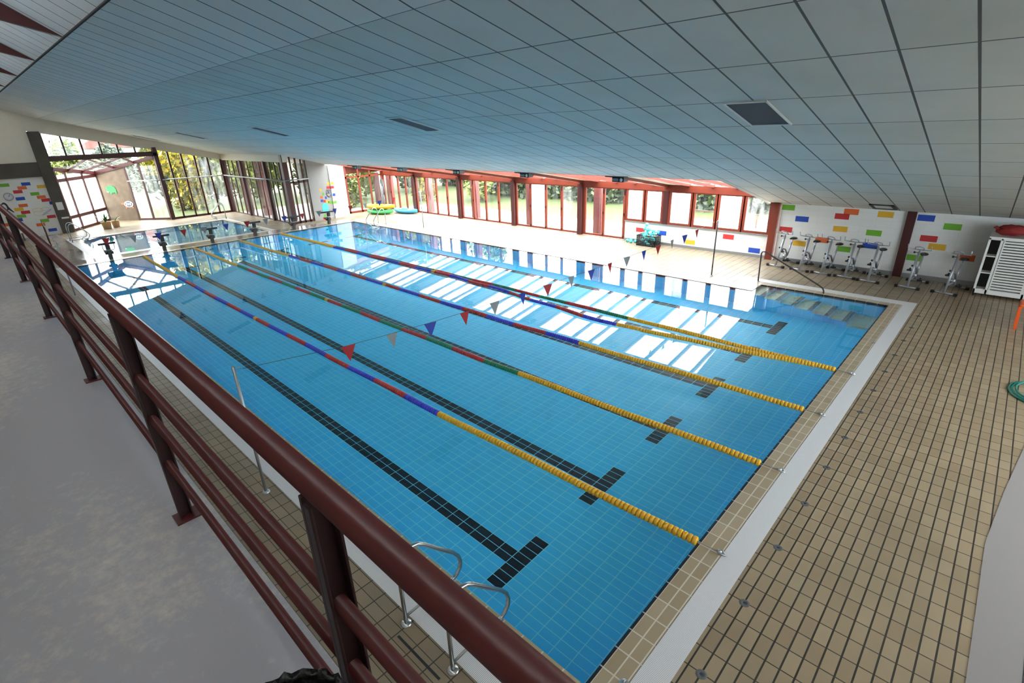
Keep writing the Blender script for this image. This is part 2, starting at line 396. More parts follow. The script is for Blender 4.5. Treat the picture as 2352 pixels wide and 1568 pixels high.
for i, (q, m) in enumerate([((.26, .52, -.62, 13.87), 'grate_x'), ((-25.3, .26, -.62, -.20), 'grate_y'), ((-25.3, -3.46, 12.76, 13.02), 'grate_y'),
                            ((-3.72, -3.46, 13.02, 13.87), 'grate_x'), ((-3.46, .26, 13.54, 13.87), 'grate_y'),
                            ((-33.2, -26.2, .75, .95), 'grate_y'), ((-33.2, -26.2, 8.4, 8.6), 'grate_y'), ((-26.45, -26.2, .95, 8.4), 'grate_x'), ((-33.2, -33.0, .95, 8.4), 'grate_x')]):
    B = MB(); B.box(*q, Z0, .004, m)
    struct(B.build('trim_%d' % (i + 2)))
# main basin
B = MB()
zn, zf = -1.30, -2.10
B.face([(0, 0, zn), (-25, 0, zf), (-25, 12.5, zf), (0, 12.5, zn)], 'pool_floor')
B.face([(0, 12.5, zn), (-3.2, 12.5, zn - .1), (-3.2, 13.28, zn - .1), (0, 13.28, zn)], 'pool_floor')
B.face([(0, 0, zn), (0, 13.28, zn), (0, 13.28, 0), (0, 0, 0)], 'pool_wall_x')
B.face([(-25, 0, zf), (-25, 12.5, zf), (-25, 12.5, 0), (-25, 0, 0)], 'pool_wall_x')
B.face([(0, 0, zn), (-25, 0, zf), (-25, 0, 0), (0, 0, 0)], 'pool_wall_y')
B.face([(-3.2, 12.5, zn - .102), (-25, 12.5, zf), (-25, 12.5, 0), (-3.2, 12.5, 0)], 'pool_wall_y')
B.face([(-3.2, 12.5, zn - .102), (-3.2, 13.28, zn - .102), (-3.2, 13.28, 0), (-3.2, 12.5, 0)], 'pool_wall_x')
B.face([(-3.2, 13.28, zn - .1), (0, 13.28, zn), (0, 13.28, 0), (-3.2, 13.28, 0)], 'pool_wall_y')
struct(B.build('pool_basin'))
# the flight of steps in its bay, going down towards the near end
B = MB()
for i in range(6):
    x0 = -3.2 + i * .42; z = -.16 - i * .17
    B.box(x0, x0 + .42, 12.35, 13.28, -1.35, z, 'pool_wall_y')
    B.face([(x0, 12.35, z + .002), (x0 + .30, 12.35, z + .002), (x0 + .30, 13.279, z + .002), (x0, 13.279, z + .002)], 'step_tile')
    B.face([(x0 + .30, 12.35, z + .002), (x0 + .42, 12.35, z + .002), (x0 + .42, 13.279, z + .002), (x0 + .30, 13.279, z + .002)], 'step_nosing')
B.box(-.68, -.001, 12.35, 13.279, -1.35, -1.18, 'step_tile')
struct(B.build('pool_steps'))
B = MB()
x0, x1, y0, y1, zb = -32.75, -26.7, 1.2, 8.2, -1.0
B.face([(x1, y0, zb), (x0, y0, zb), (x0, y1, zb), (x1, y1, zb)], 'small_pool_floor')
for (a, b_) in (((x1, y0), (x1, y1)), ((x0, y0), (x0, y1))): B.face([(*a, zb), (*b_, zb), (*b_, 0), (*a, 0)], 'pool_wall_x')
for (a, b_) in (((x1, y0), (x0, y0)), ((x1, y1), (x0, y1))): B.face([(*a, zb), (*b_, zb), (*b_, 0), (*a, 0)], 'pool_wall_y')
struct(B.build('pool_basin'))
def water(pts, label):
    B = MB(); B.face([(x, y, -.012) for x, y in pts], 'water'); o = B.build('pool_water'); tag(o, label, 'water'); o['kind'] = 'stuff'
    for p in o.data.polygons:
        if p.normal.z < 0: o.data.flip_normals()
water([(0, 0), (0, 13.28), (-3.2, 13.28), (-3.2, 12.5), (-25, 12.5), (-25, 0)], 'clear blue water filling the large six lane pool')
water([(x1, y0), (x1, y1), (x0, y1), (x0, y0)], 'still water of the small teaching pool behind the starting blocks')

# ------------------------------------------------------------------ structure: walls
def brick(B, c, p, q, plane, face, w_=.40, h_=.175, t=.004):
    m = {'r': 'brick_red', 'o': 'brick_orange', 'y': 'brick_yellow', 'g': 'brick_green', 'b': 'brick_blue'}[c[0]]
    if plane == 'y': B.box(p - w_ / 2, p + w_ / 2, face - t, face + .01, q - h_ / 2, q + h_ / 2, m)
    else: B.box(face - .01, face + t, p - w_ / 2, p + w_ / 2, q - h_ / 2, q + h_ / 2, m)
B = MB()
B.prism([(-3.95, 0), (7, 0), (7, cz(16.6) + .02), (-3.95, cz(16.6) + .02)], 16.6, 16.8, 'block_wall', 'y')
for q in (('g', -3.74, 1.80), ('b', -3.267, 1.458), ('o', -1.907, 1.80), ('r', -2.133, 1.639), ('y', -1.006, 1.79), ('r', -3.705, 1.069), ('y', -2.108, 1.244), ('g', -1.194, 1.216), ('y', -3.212, 0.651), ('o', -2.56, 0.844), ('g', -1.906, 0.625), ('b', -1.218, 0.822), ('b', -0.02, 1.77), ('g', 0.62, 1.58), ('r', 0.164, 1.196), ('y', 0.404, 0.983), ('g', -0.036, 0.601), ('o', 1.1, 0.76)):
    brick(B, q[0], q[1], q[2], 'y', 16.6)
struct(B.build('wall_right'))
B = MB(); B.box(-3.95, 7, 16.56, 16.6, 0, .12, 'dull_steel'); struct(B.build('baseboard_right'))
B = MB()
B.box(-10.0, -4.2, 16.6, 16.8, 0, .80, 'block_wall')
for q in (('r', -9.251, 0.489), ('b', -8.281, 0.466), ('y', -7.056, 0.241), ('r', -5.609, 0.605), ('b', -4.636, 0.229)): brick(B, q[0], q[1], q[2], 'y', 16.6)
struct(B.build('wall_low'))
B = MB(); B.box(-10.0, -4.2, 16.57, 16.6, 0, .10, 'dull_steel'); struct(B.build('baseboard_low'))
B = MB(); B.box(-10.0, -4.2, 16.54, 16.82, .80, .83, 'dull_steel'); struct(B.build('trim_12'))
# far wall
B = MB()
B.box(-36.25, -36, -6.2, .98, 0, 3.0, 'white_paint'); B.prism([(-6.2, 3.7), (1.0, 3.7), (1.0, 6.05), (-.18, 6.5), (-3.2, 8.45), (-6.2, 7.25)], -36.25, -36, 'cream_tone', 'x')
for q in (('g', -0.6, 2.704), ('b', 0.229, 2.691), ('o', 0.028, 2.514), ('y', 0.80, 2.507), ('r', -0.192, 2.338), ('g', 0.436, 2.169), ('o', 0.646, 1.983), ('r', 0.78, 1.811), ('b', -0.199, 1.991), ('o', -0.192, 1.642), ('y', -0.412, 1.47), ('r', -0.199, 1.294), ('g', -0.416, 1.122), ('b', -0.6, 0.952), ('r', 0.76, 0.943), ('g', 0.427, 0.778), ('o', 0.21, 0.593), ('b', 0.611, 0.252), ('o', -1.14, 0.772)):
    brick(B, q[0], q[1], q[2], 'x', -36, .36, .16)
brick(B, 'b', .93, 1.641, 'x', -36, .1, .16)
struct(B.build('wall_far'))
B = MB(); B.box(-36.3, -35.9, -6.2, 1.0, 3.0, 3.72, 'dark_concrete'); struct(B.build('trim_13'))
B = MB(); B.box(-36.3, -35.85, .98, 1.48, 0, 5.2, 'dark_concrete'); struct(B.build('column_concrete'))
# lintels carrying the ceiling above the far glazing, their cream standing in for bounced light
B = MB(); B.prism([(1.0, 5.22), (10.1, 3.28), (10.1, cz(10.1)), (1.605, cz(1.605)), (1.0, 6.05)], -36.25, -35.98, 'cream_tone', 'x'); struct(B.build('trim_14'))
B = MB(); B.box(-36.2, -27.0, 9.98, 10.2, 3.27, cz(10.0) + .02, 'cream_tone'); struct(B.build('trim_15'))
# pier between the courtyard glass and the garden side
B = MB()
B.prism([(11.3, 0), (12.55, 0), (12.55, cz(12.55)), (11.3, cz(11.3))], -27.5, -27.15, 'pier_shade_gray', 'x')  # shade on this face of the pier is put into its grey
B.prism([(12.55, 0), (13.5, 0), (13.5, cz(13.5) + .1), (12.55, cz(12.55) + .05)], -27.5, -27.1, 'white_paint', 'x')
for q in (('y', 12.66, 1.956, .18), ('r', 12.64, 1.742, .2), ('b', 12.67, 1.318, .18), ('g', 12.66, .898, .2)): brick(B, q[0], q[1], q[2], 'x', -27.1, q[3], .15)
for q in (('y', 12.45, 1.956, .18), ('r', 12.42, 1.742, .24), ('g', 12.40, .92, .28), ('y', 11.92, 1.648, .14), ('g', 12.033, 1.426, .12), ('o', 11.9, 1.25, .16), ('b', 12.163, 1.201, .11), ('b', 11.9, 1.06, .16), ('r', 12.05, 1.023, .14), ('y', 12.21, .98, .2), ('g', 11.955, .225, .2), ('r', 11.886, .06, .18)): brick(B, q[0], q[1], q[2], 'x', -27.15, q[3], .14)
struct(B.build('wall_pier'))
# gallery side
NY0, NY1, NZ = 3.0, 13.0, 1.3
B = MB(); B.box(-36.2, 7, -2.6, -2.4, 0, 2.85, 'white_paint'); struct(B.build('wall_under_gallery'))
B = MB(); B.box(-36.2, 7, -6.2, -2.157, 2.85, 3.07, 'gallery_paint'); struct(B.build('floor_gallery'))
B = MB(); B.box(-36.2, 7, -6.4, -6.2, 0, 7.3, 'cream_tone'); struct(B.build('wall_back'))
B = MB(); B.prism([(-6.4, 0), (16.8, 0), (16.8, NZ), (-6.4, NZ)], 7, 7.2, 'white_paint', 'x')
B.prism([(-6.4, NZ), (NY0, NZ), (NY0, cz(NY0)), (-.2, cz(-.2)), (-3.3, 8.45), (-6.4, 7.3)], 7, 7.2, 'white_paint', 'x'); B.prism([(NY1, NZ), (16.8, NZ), (16.8, cz(16.6)), (NY1, cz(NY1))], 7, 7.2, 'white_paint', 'x')
B.prism([(NY0, cz(NY0) - .3), (NY1, cz(NY1) - .3), (NY1, cz(NY1)), (NY0, cz(NY0))], 7, 7.2, 'white_paint', 'x'); struct(B.build('wall_near'))
gN = sgroup('window_30', (7.1, 7, NZ)); B = MB()  # unseen ribbon window in the near wall, added to brighten the hall
for i in range(7):
    y = NY0 + (NY1 - NY0) * i / 6; B.box(7.05, 7.15, y - .04, y + .04, NZ, cz(y) - .3, 'red_steel')
B.build('window_frame', gN); B = MB(); B.prism([(NY0, NZ), (NY1, NZ), (NY1, cz(NY1) - .3), (NY0, cz(NY0) - .3)], 7.09, 7.1, 'glass_roof', 'x'); B.build('pane', gN)

# ------------------------------------------------------------------ structure: ceiling, steel frames, skylight
B = MB()
def roofslab(x0, x1, y0, z0, y1, z1, m, t=.12):
    v = [(x, y, z + k) for x in (x0, x1) for (y, z) in ((y0, z0), (y1, z1)) for k in (0, t)]
    B.add(v, [(0, 1, 3, 2), (4, 6, 7, 5), (0, 4, 5, 1), (2, 3, 7, 6), (0, 2, 6, 4), (1, 5, 7, 3)], m)
KY, KZ, JY = -.18, 6.44, 1.605
roofslab(-36.2, 7, JY, cz(JY), 12.4, cz(12.4), 'ceiling_tile')
roofslab(-36.2, 7, KY, KZ, JY, cz(JY), 'ceiling_strip')
roofslab(-4.45, 7, 12.4, cz(12.4), 16.8, cz(16.8), 'ceiling_tile')
roofslab(-36.2, 7, -3.2, 8.38, KY, KZ, 'ceiling_strip')
roofslab(-36.2, 7, -6.4, 7.15, -3.3, 7.25, 'cream_tone')
struct(B.build('ceiling'))
B = MB(); B.box(-36.0, 6.95, KY - .02, KY + .02, KZ - .01, KZ + .02, 'shadow_gap'); struct(B.build('trim_24'))
B = MB(); B.prism([(12.4, cz(12.4) - .0), (16.62, cz(16.62)), (16.62, 2.42), (12.4, 3.25)], -4.47, -4.40, 'cream_tone', 'x'); struct(B.build('trim_16'))
B = MB(); B.box(-28, -4.4, 12.36, 12.41, cz(12.4), 3.3, 'cream_tone'); struct(B.build('trim_17'))
# unseen high clerestory over the gallery, added for more daylight
g0 = sgroup('window_1', (-14.6, -3.25, 7.25))
B = MB()
for i in range(22):
    x = -36.2 + i * 2.057; B.box(x - .04, x + .04, -3.3, -3.2, 7.25, 8.35, 'red_steel')
B.box(-36.2, 7, -3.3, -3.2, 7.2, 7.3, 'red_steel'); B.box(-36.2, 7, -3.3, -3.2, 8.27, 8.4, 'red_steel')
B.build('window_frame', g0)
B = MB(); B.box(-36.2, 7, -3.26, -3.25, 7.3, 8.3, 'glass_roof'); B.build('pane', g0)
FX = [-4.1 - 4.1 * i for i in range(8)]
for x in [0.0] + FX:
    B = MB(); y0, y1 = KY, -3.3
    B.prism([(y0, KZ), (y1, KZ - .255 * (y1 - y0)), (y1, KZ + 1.98)], x - .06, x + .06, 'dark_red_steel', 'x')
    struct(B.build('ceiling_beam'))
# skylight along the garden side
def sz(y): return 3.10 + (2.36 - 3.10) * (y - 12.4) / 4.2
XS0, XS1 = -28.3, -4.45
sk = sgroup('window_2', (-16, 14.5, 2.7))
fx = [x for x in FX if x > -29]
def raft(name, x, wdt, h, m='red_steel'):
    B = MB(); v = [(xx, y, sz(y) + k) for xx in (x - wdt / 2, x + wdt / 2) for y in (12.4, 16.62) for k in (-h, .035)]
    B.add(v, [(0, 1, 3, 2), (4, 6, 7, 5), (0, 4, 5, 1), (2, 3, 7, 6), (0, 2, 6, 4), (1, 5, 7, 3)], m); return B.build(name, sk)
for x in fx:
    if x < -4.2: raft('rafter', x, .16, .12)
    if x - .3 < XS0: continue
for x in fx:
    L0 = x - 4.1
    if L0 < XS0 - .5: continue
    B = MB(); v = [(xx, y, sz(y) + k) for xx in (L0 + .07, L0 + .86) for y in (12.4, 16.62) for k in (-.02, .05)]
    B.add(v, [(0, 1, 3, 2), (4, 6, 7, 5), (0, 4, 5, 1), (2, 3, 7, 6), (0, 2, 6, 4), (1, 5, 7, 3)], 'cream_tone'); B.build('soffit_panel', sk)
    for k in (.90, 1.83, 2.72, 3.52):
        raft('rafter', L0 + k, .10, .05)
    for k in range(4):
        a = L0 + (.94, 1.88, 2.77, 3.57)[k]; b_ = L0 + (1.78, 2.67, 3.47, 4.03)[k]
        B = MB(); v = [(xx, y, sz(y) + kk) for xx in (a, b_) for y in (12.4, 16.62) for kk in (.03, .04)]
        B.add(v, [(0, 1, 3, 2), (4, 6, 7, 5), (0, 4, 5, 1), (2, 3, 7, 6), (0, 2, 6, 4), (1, 5, 7, 3)], 'glass_roof'); B.build('pane', sk)
B = MB(); B.box(-28.3, -28.2, 12.4, 16.62, 2.3, 3.2, 'red_steel'); B.build('end_beam', sk)

# ------------------------------------------------------------------ structure: garden wall of doors and windows
B = MB(); B.box(-28.0, -4.3, 16.55, 16.75, 2.10, 2.36, 'red_steel'); struct(B.build('trim_18'))
for x in fx:
    B = MB(); B.box(x - .11, x + .11, 16.46 if abs(x + 8.2) > .1 else 16.56, 16.76, 0 if abs(x + 8.2) > .1 else .83, 2.2 if x < -4.2 else cz(16.6), 'dark_red_steel' if x < -4.2 else 'red_steel'); struct(B.build('column_steel'))
B = MB(); B.box(-.47, -.25, 16.5, 16.62, 0, cz(16.55), 'dark_red_steel'); struct(B.build('column_steel'))
GL = ['glass_clear', 'glass_clear', 'glass_streaky', 'glass_clear']
wi = [3]; di = [1]
def frame_panes(root, x0, x1, z0, z1, edges, gmats, y=16.62, fw=.06, fd=.07, red='red_steel', handle=False, rails=()):
    B = MB()
    B.box(x0, x1, y - fd / 2, y + fd / 2, z0, z0 + fw * 1.4, red); B.box(x0, x1, y - fd / 2, y + fd / 2, z1 - fw, z1, red)
    for e in edges: B.box(e - fw, e + fw, y - fd / 2 - .001, y + fd / 2 + .001, z0, z1, red)
    for zr in rails: B.box(x0, x1, y - fd / 2, y + fd / 2, zr - fw * .5, zr + fw * .5, red)
    B.build('window_frame', root)
    for i in range(len(edges) - 1):
        a, b_ = edges[i] + fw, edges[i + 1] - fw
        B = MB(); B.box(a, b_, y - .005, y + .005, z0 + fw, z1 - fw * .5, gmats[i % len(gmats)]); B.build('pane', root)
        if handle:
            B = MB(); B.box(edges[i + 1] - .02, edges[i + 1] + .02, y - fd / 2 - .03, y - fd / 2, 1.0, 1.1, 'black_plastic')
            B.box(edges[i + 1] - .025, edges[i + 1] + .025, y - fd / 2 - .02, y - fd / 2, 1.85, 2.05, 'black_plastic'); B.box(edges[i + 1] - .02, edges[i + 1] + .02, y - fd / 2 - .02, y - fd / 2, .05, .16, 'black_plastic'); B.build('door_handle', root)
gm = {0: ['glass_clear', 'glass_clear', 'glass_clear', 'glass_streaky'], 1: ['glass_streaky', 'glass_streaky', 'glass_clear', 'glass_clear'],
      2: ['glass_clear', 'glass_clear', 'glass_clear', 'glass_clear'], 3: ['glass_clear', 'glass_fogged', 'glass_clear', 'glass_streaky']}
for k in range(4):
    L0 = -28.7 + 4.1 * k
    if k == 0: L0 = -28.0
    L1 = -28.7 + 4.1 * (k + 1)
    rt = sgroup('door_%d' % di[0], ((L0 + L1) / 2, 16.62, 0)); di[0] += 1
    e = [L0 + .14 + (L1 - L0 - .28) * j / 4 for j in range(5)]
    frame_panes(rt, L0 + .1, L1 - .1, 0.02, 2.12, e, gm[k], handle=True)
rt = sgroup('door_%d' % di[0], (-11.1, 16.62, 0))
frame_panes(rt, -12.2, -9.98, .02, 2.12, [-12.1, -11.1, -10.06], ['glass_clear', 'glass_clear'], handle=True)
for (a, b_, g_) in ((-10.0, -9.13, 'glass_fogged'), (-9.13, -8.3, 'glass_fogged'), (-8.08, -7.1, 'glass_fogged'), (-7.1, -6.15, 'glass_clear'), (-6.15, -5.2, 'glass_fogged'), (-5.2, -4.22, 'glass_misty')):
    rt = sgroup('window_%d' % wi[0], ((a + b_) / 2, 16.62, .83)); wi[0] += 1
    frame_panes(rt, a, b_, .83, 2.12, [a + .04, b_ - .04], [g_])
# glass wall across the end of the garden side (x = -27.9)
def wall_x(root, x, ys, z0, ztop, gmats, fw=.05, rail=None, red='red_steel', thick=.07, pipe=None):
    B = MB()
    for e in ys: B.box(x - thick / 2, x + thick / 2, e - fw, e + fw, z0, ztop(e), red)
    B.box(x - thick / 2, x + thick / 2, ys[0], ys[-1], z0, z0 + .12, red)
    if rail: B.box(x - thick / 2, x + thick / 2, ys[0], ys[-1], rail - .05, rail + .05, red)
    B.build('window_frame', root)
    for i in range(len(ys) - 1):
        a, b_ = ys[i] + fw, ys[i + 1] - fw
        B = MB(); B.prism([(a, z0 + .1), (b_, z0 + .1), (b_, ztop(b_)), (a, ztop(a))], x - .005, x + .005, gmats[i % len(gmats)], 'x'); B.build('pane', root)
rt = sgroup('window_%d' % wi[0], (-27.9, 15, 0)); wi[0] += 1
wall_x(rt, -27.9, [13.55, 14.0, 14.85, 15.65, 16.5], 0, lambda y: sz(y) - .05, ['glass_misty', 'glass_clear', 'glass_streaky', 'glass_streaky'], rail=2.12)
# courtyard glass (y = 10.05) in three bays and the return (x = -27.1)
bays = [(-36.0, -33.05), (-33.05, -29.62), (-29.62, -27.15)]
for k, (a, b_) in enumerate(bays):
    rt = sgroup('window_%d' % wi[0], ((a + b_) / 2, 10.05, 0)); wi[0] += 1
    e = [a + (b_ - a) * j / 4 for j in range(5)]
    frame_panes(rt, a, b_, .0, 3.3, e, ['glass_misty', 'glass_streaky', 'glass_clear', 'glass_streaky'], y=10.08, fw=.035, fd=.06, rails=(2.25,), red='dark_red_steel')
    B = MB(); B.box(a - .09, a + .09, 9.95, 10.2, 0, 3.3, 'dark_red_steel'); struct(B.build('column_steel'))
rt = sgroup('window_%d' % wi[0], (-27.15, 10.6, 0)); wi[0] += 1
wall_x(rt, -27.2, [10.15, 10.45, 10.75, 11.05, 11.3], 0, lambda y: cz(y), ['glass_misty', 'glass_clear', 'glass_fogged', 'glass_misty'], fw=.04, rail=2.2, red='dark_red_steel')
B = MB(); B.box(-27.3, -27.05, 9.95, 10.2, 0, cz(10), 'dark_red_steel'); struct(B.build('column_steel'))
B = MB(); B.tube([(-35.9, 9.9, 2.34), (-27.05, 9.9, 2.34)], .035, 'dull_steel'); struct(B.build('trim_19'))
B = MB(); B.tube([(-27.02, 9.9, 2.34), (-27.02, 11.3, 2.34)], .035, 'dull_steel'); struct(B.build('trim_20'))
# far glass (x = -36) right of the bay
rt = sgroup('window_%d' % wi[0], (-36, 8.2, 0)); wi[0] += 1
wall_x(rt, -36.05, [6.5, 7.05, 7.75, 8.46, 9.17, 9.9], 0, lambda y: 5.46 - .218 * y + .06, ['glass_clear', 'glass_clear', 'glass_streaky', 'glass_misty', 'glass_misty'], fw=.045, thick=.09, red='dark_red_steel')
B = MB(); B.box(-36.2, -35.9, 6.3, 6.5, 0, 4.2, 'dark_red_steel'); struct(B.build('column_steel'))
B = MB(); B.tube([(-35.9, 6.4, 2.36), (-35.9, 9.95, 2.36)], .03, 'dull_steel'); struct(B.build('trim_21'))
B = MB(); B.box(-36.2, -35.9, 1.4, 6.45, 3.72, 3.92, 'dark_red_steel'); struct(B.build('trim_22'))
rt = sgroup('window_%d' % wi[0], (-36, 3.8, 3.9)); wi[0] += 1
wall_x(rt, -36.05, [1.5, 2.28, 3.06, 3.87, 4.66, 5.46, 6.3], 3.86, lambda y: 5.46 - .218 * y + .03, ['glass_roof'], fw=.04, red='dark_red_steel')
# the glazed bay beyond it: left side A-B, right side B-D, sloping glass roof
A_, B_, D_ = Vector((-36.15, 1.5, 0)), Vector((-39.3, 3.75, 0)), Vector((-36.1, 6.35, 0))
rt = sgroup('window_%d' % wi[0], (-37.5, 3.8, 0)); wi[0] += 1
def seg(p, q, t): return p + (q - p) * t
B = MB()
LA = (B_ - A_)
for t in (0, .23, .63, 1.0): B.bar(seg(A_, B_, t), seg(A_, B_, t) + Vector((0, 0, 3.3 - .45 * t)), .12, .12, 'dark_red_steel', up=LA)
for z in (.06, .76, 2.72): B.bar(A_ + Vector((0, 0, z)), B_ + Vector((0, 0, z)), .08, .17, 'dark_red_steel')
B.bar(A_ + Vector((0, 0, 3.32)), B_ + Vector((0, 0, 2.86)), .12, .2, 'dark_red_steel')
for t in (.49, .72, 1.0): B.bar(seg(B_, D_, t), seg(B_, D_, t) + Vector((0, 0, 2.86 + .8 * t)), .09, .09, 'dark_red_steel', up=(D_ - B_))
B.bar(seg(B_, D_, .49) + Vector((0, 0, .06)), D_ + Vector((0, 0, .06)), .08, .12, 'dark_red_steel')
B.bar(B_ + Vector((0, 0, 2.86)), D_ + Vector((0, 0, 3.66)), .12, .2, 'dark_red_steel')
for t in (.33, .66):
    B.bar(Vector((-36.1, 1.5 + 4.85 * t, 3.75)), seg(A_, B_, t * 1.0) + Vector((0, 0, 3.30 - .45 * t)), .07, .1, 'dark_red_steel')
    B.bar(Vector((-36.1, 1.5 + 4.85 * t, 3.75)), seg(B_, D_, t) + Vector((0, 0, 2.86 + .8 * t)), .07, .1, 'dark_red_steel')
B.build('window_frame', rt)
for t0, t1, g_ in ((0, .23, 'glass_fogged'), (.23, .63, 'glass_fogged'), (.63, 1, 'glass_fogged')):
    B = MB(); p, q = seg(A_, B_, t0), seg(A_, B_, t1); B.bar((p + q) / 2 + Vector((0, 0, .05)), (p + q) / 2 + Vector((0, 0, 3.0)), .01, (q - p).length - .09, g_, up=q - p); B.build('pane', rt)
for t0, t1 in ((.49, .72), (.72, 1)):
    B = MB(); p, q = seg(B_, D_, t0), seg(B_, D_, t1); B.bar((p + q) / 2 + Vector((0, 0, .05)), (p + q) / 2 + Vector((0, 0, 3.2)), .01, (q - p).length - .09, 'glass_misty', up=q - p); B.build('pane', rt)
B = MB(); B.face([A_ + Vector((0, 0, 3.42)), B_ + Vector((0, 0, 2.98)), D_ + Vector((0, 0, 3.8))], 'glass_roof'); B.build('roof_pane', rt)
B = MB(); p, q = seg(B_, D_, .02), seg(B_, D_, .48); v = [p, q, q + Vector((0, 0, 3.22)), p + Vector((0, 0, 2.85))]; nn = Vector((-.02, .025, 0)) * 4
B.add(v + [x + nn for x in v], [(0, 1, 2, 3), (7, 6, 5, 4), (0, 4, 5, 1), (1, 5, 6, 2), (2, 6, 7, 3), (3, 7, 4, 0)], 'wood_panel'); struct(B.build('wall_bay'))
B = MB(); B.tube([seg(B_, D_, .49) + Vector((.05, -.06, 2.34)), D_ + Vector((.05, -.08, 2.34))], .03, 'dull_steel'); struct(B.build('trim_23'))

# ------------------------------------------------------------------ outside: terrace, lawn, hedge and trees
B = MB(); B.box(-140, -36.2, -120, 150, -.6, -.12, 'lawn'); B.box(7.3, 90, -120, 150, -.6, -.12, 'lawn'); B.box(-36.2, 7.3, -120, -6.5, -.6, -.12, 'lawn')
B.box(-36.2, 7.3, 16.9, 150, -.6, -.12, 'lawn'); B.box(-36.2, -28.0, 10.3, 16.9, -.6, -.12, 'lawn'); struct(B.build('ground'))
B = MB(); B.box(-27.4, 16, 16.83, 20.2, -.3, -.04, 'terrace'); B.box(-35.9, -27.55, 10.2, 16.0, -.3, -.05, 'terrace'); B.box(7.3, 16, -8, 16.8, -.3, -.04, 'terrace')
B.box(-10, 16, 20.2, 23.5, -.3, -.05, 'terrace'); struct(B.build('terrace'))
def foliage(n, rx, ry, rz, zc, size, m, rnd, clumps=7, trunk=None, bushy=1.0):
    B = MB(); cl = []
    for i in range(clumps):
        a = rnd.uniform(0, 2 * PI); q = rnd.uniform(.15, .75)
        cl.append((rx * q * math.cos(a), ry * q * math.sin(a), zc + rz * rnd.uniform(-.65, .7), rnd.uniform(.35, .6)))
    for i in range(n):
        c = cl[i % clumps]
        v = Vector((rnd.gauss(0, 1), rnd.gauss(0, 1), rnd.gauss(0, 1))); v.normalize(); q = rnd.random() ** .4 * c[3]
        p = Vector((c[0] + v.x * q * rx, c[1] + v.y * q * ry, max(.05, c[2] + v.z * q * rz)))
        t = Vector((rnd.gauss(0, 1), rnd.gauss(0, 1), rnd.gauss(0, .7))).normalized(); b_ = t.orthogonal().normalized()
        s1 = size * rnd.uniform(.6, 1.3); s2 = s1 * .55
        B.face([p - t * s1, p + b_ * s2, p + t * s1, p - b_ * s2], m)
    return B
rnd = random.Random(3)
def make_tree(label, leafm, h, rad, n, size, tr=.14):
    root = thing('tree', label, 'tree', (0, 0, 0))
    B = MB(); B.tube([(0, 0, -.3), (.03, .02, h * .35), (-.04, .05, h * .75)], [tr, tr * .75, tr * .35], 'bark', 8); B.build('trunk', root)
    foliage(n, rad, rad, h * .52, h * .50, size, leafm, rnd, clumps=14).build('foliage', root)
    return root
def make_hedge(label, leafm, L_, h, n, size):
    root = thing('hedge', label, 'hedge', (0, 0, 0))
    for k in range(4):
        B = MB(); x = -L_ / 2 + L_ * (k + .5) / 4; B.tube([(x, 0, -.3), (x, .03, h * .5)], [.07, .03], 'bark', 6); B.build('stem', root)
    B = MB()
    for i in range(n):
        p = Vector((rnd.uniform(-L_ / 2, L_ / 2), rnd.gauss(0, .5), rnd.uniform(0, 1) ** .8 * h * rnd.uniform(.85, 1.05)))
        t = Vector((rnd.gauss(0, 1), rnd.gauss(0, 1), rnd.gauss(0, .8))).normalized(); b_ = t.orthogonal().normalized(); s1 = size * rnd.uniform(.6, 1.3)
        B.face([p - t * s1, p + b_ * s1 * .55, p + t * s1, p - b_ * s1 * .55], leafm)
    B.build('foliage', root); return root
hedge0 = make_hedge('dark green hedge at the edge of the lawn', 'leaf_dark', 6.1, 3.2, 5200, .22)
hx = [(-26.0, 26.5), (-19.5, 27), (-13, 27.2), (-6.5, 27.5), (0.5, 28), (7.5, 28.5), (-34.0, 29.5)]
HL = ['dark hedge across the lawn, seen through the second run of garden doors', 'dark hedge across the lawn, seen through the third run of garden doors', 'dark hedge across the lawn, behind the double door',
      'dark hedge across the lawn, behind the fogged windows over the low wall', 'dark hedge beyond the lawn, behind the window nearest the red corner column', 'dark hedge beyond the lawn at its far right end', 'dark hedge beyond the blue kayaks outside']
for i, (x, y) in enumerate(hx):
    o = hedge0 if i == 0 else copy_tree(hedge0)
    o.location = (x, y, -.15); o.rotation_euler = (0, 0, rnd.uniform(-.06, .06)); o['label'] = HL[i]; o['group'] = 'hedges beyond the lawn'
tA = make_tree('tree', 'leaf_mid', 6.8, 2.5, 4200, .27)
tB = make_tree('tree', 'leaf_yellow', 5.6, 2.0, 3600, .22)
tC = make_tree('tree', 'leaf_dark', 8.0, 3.0, 4600, .32)
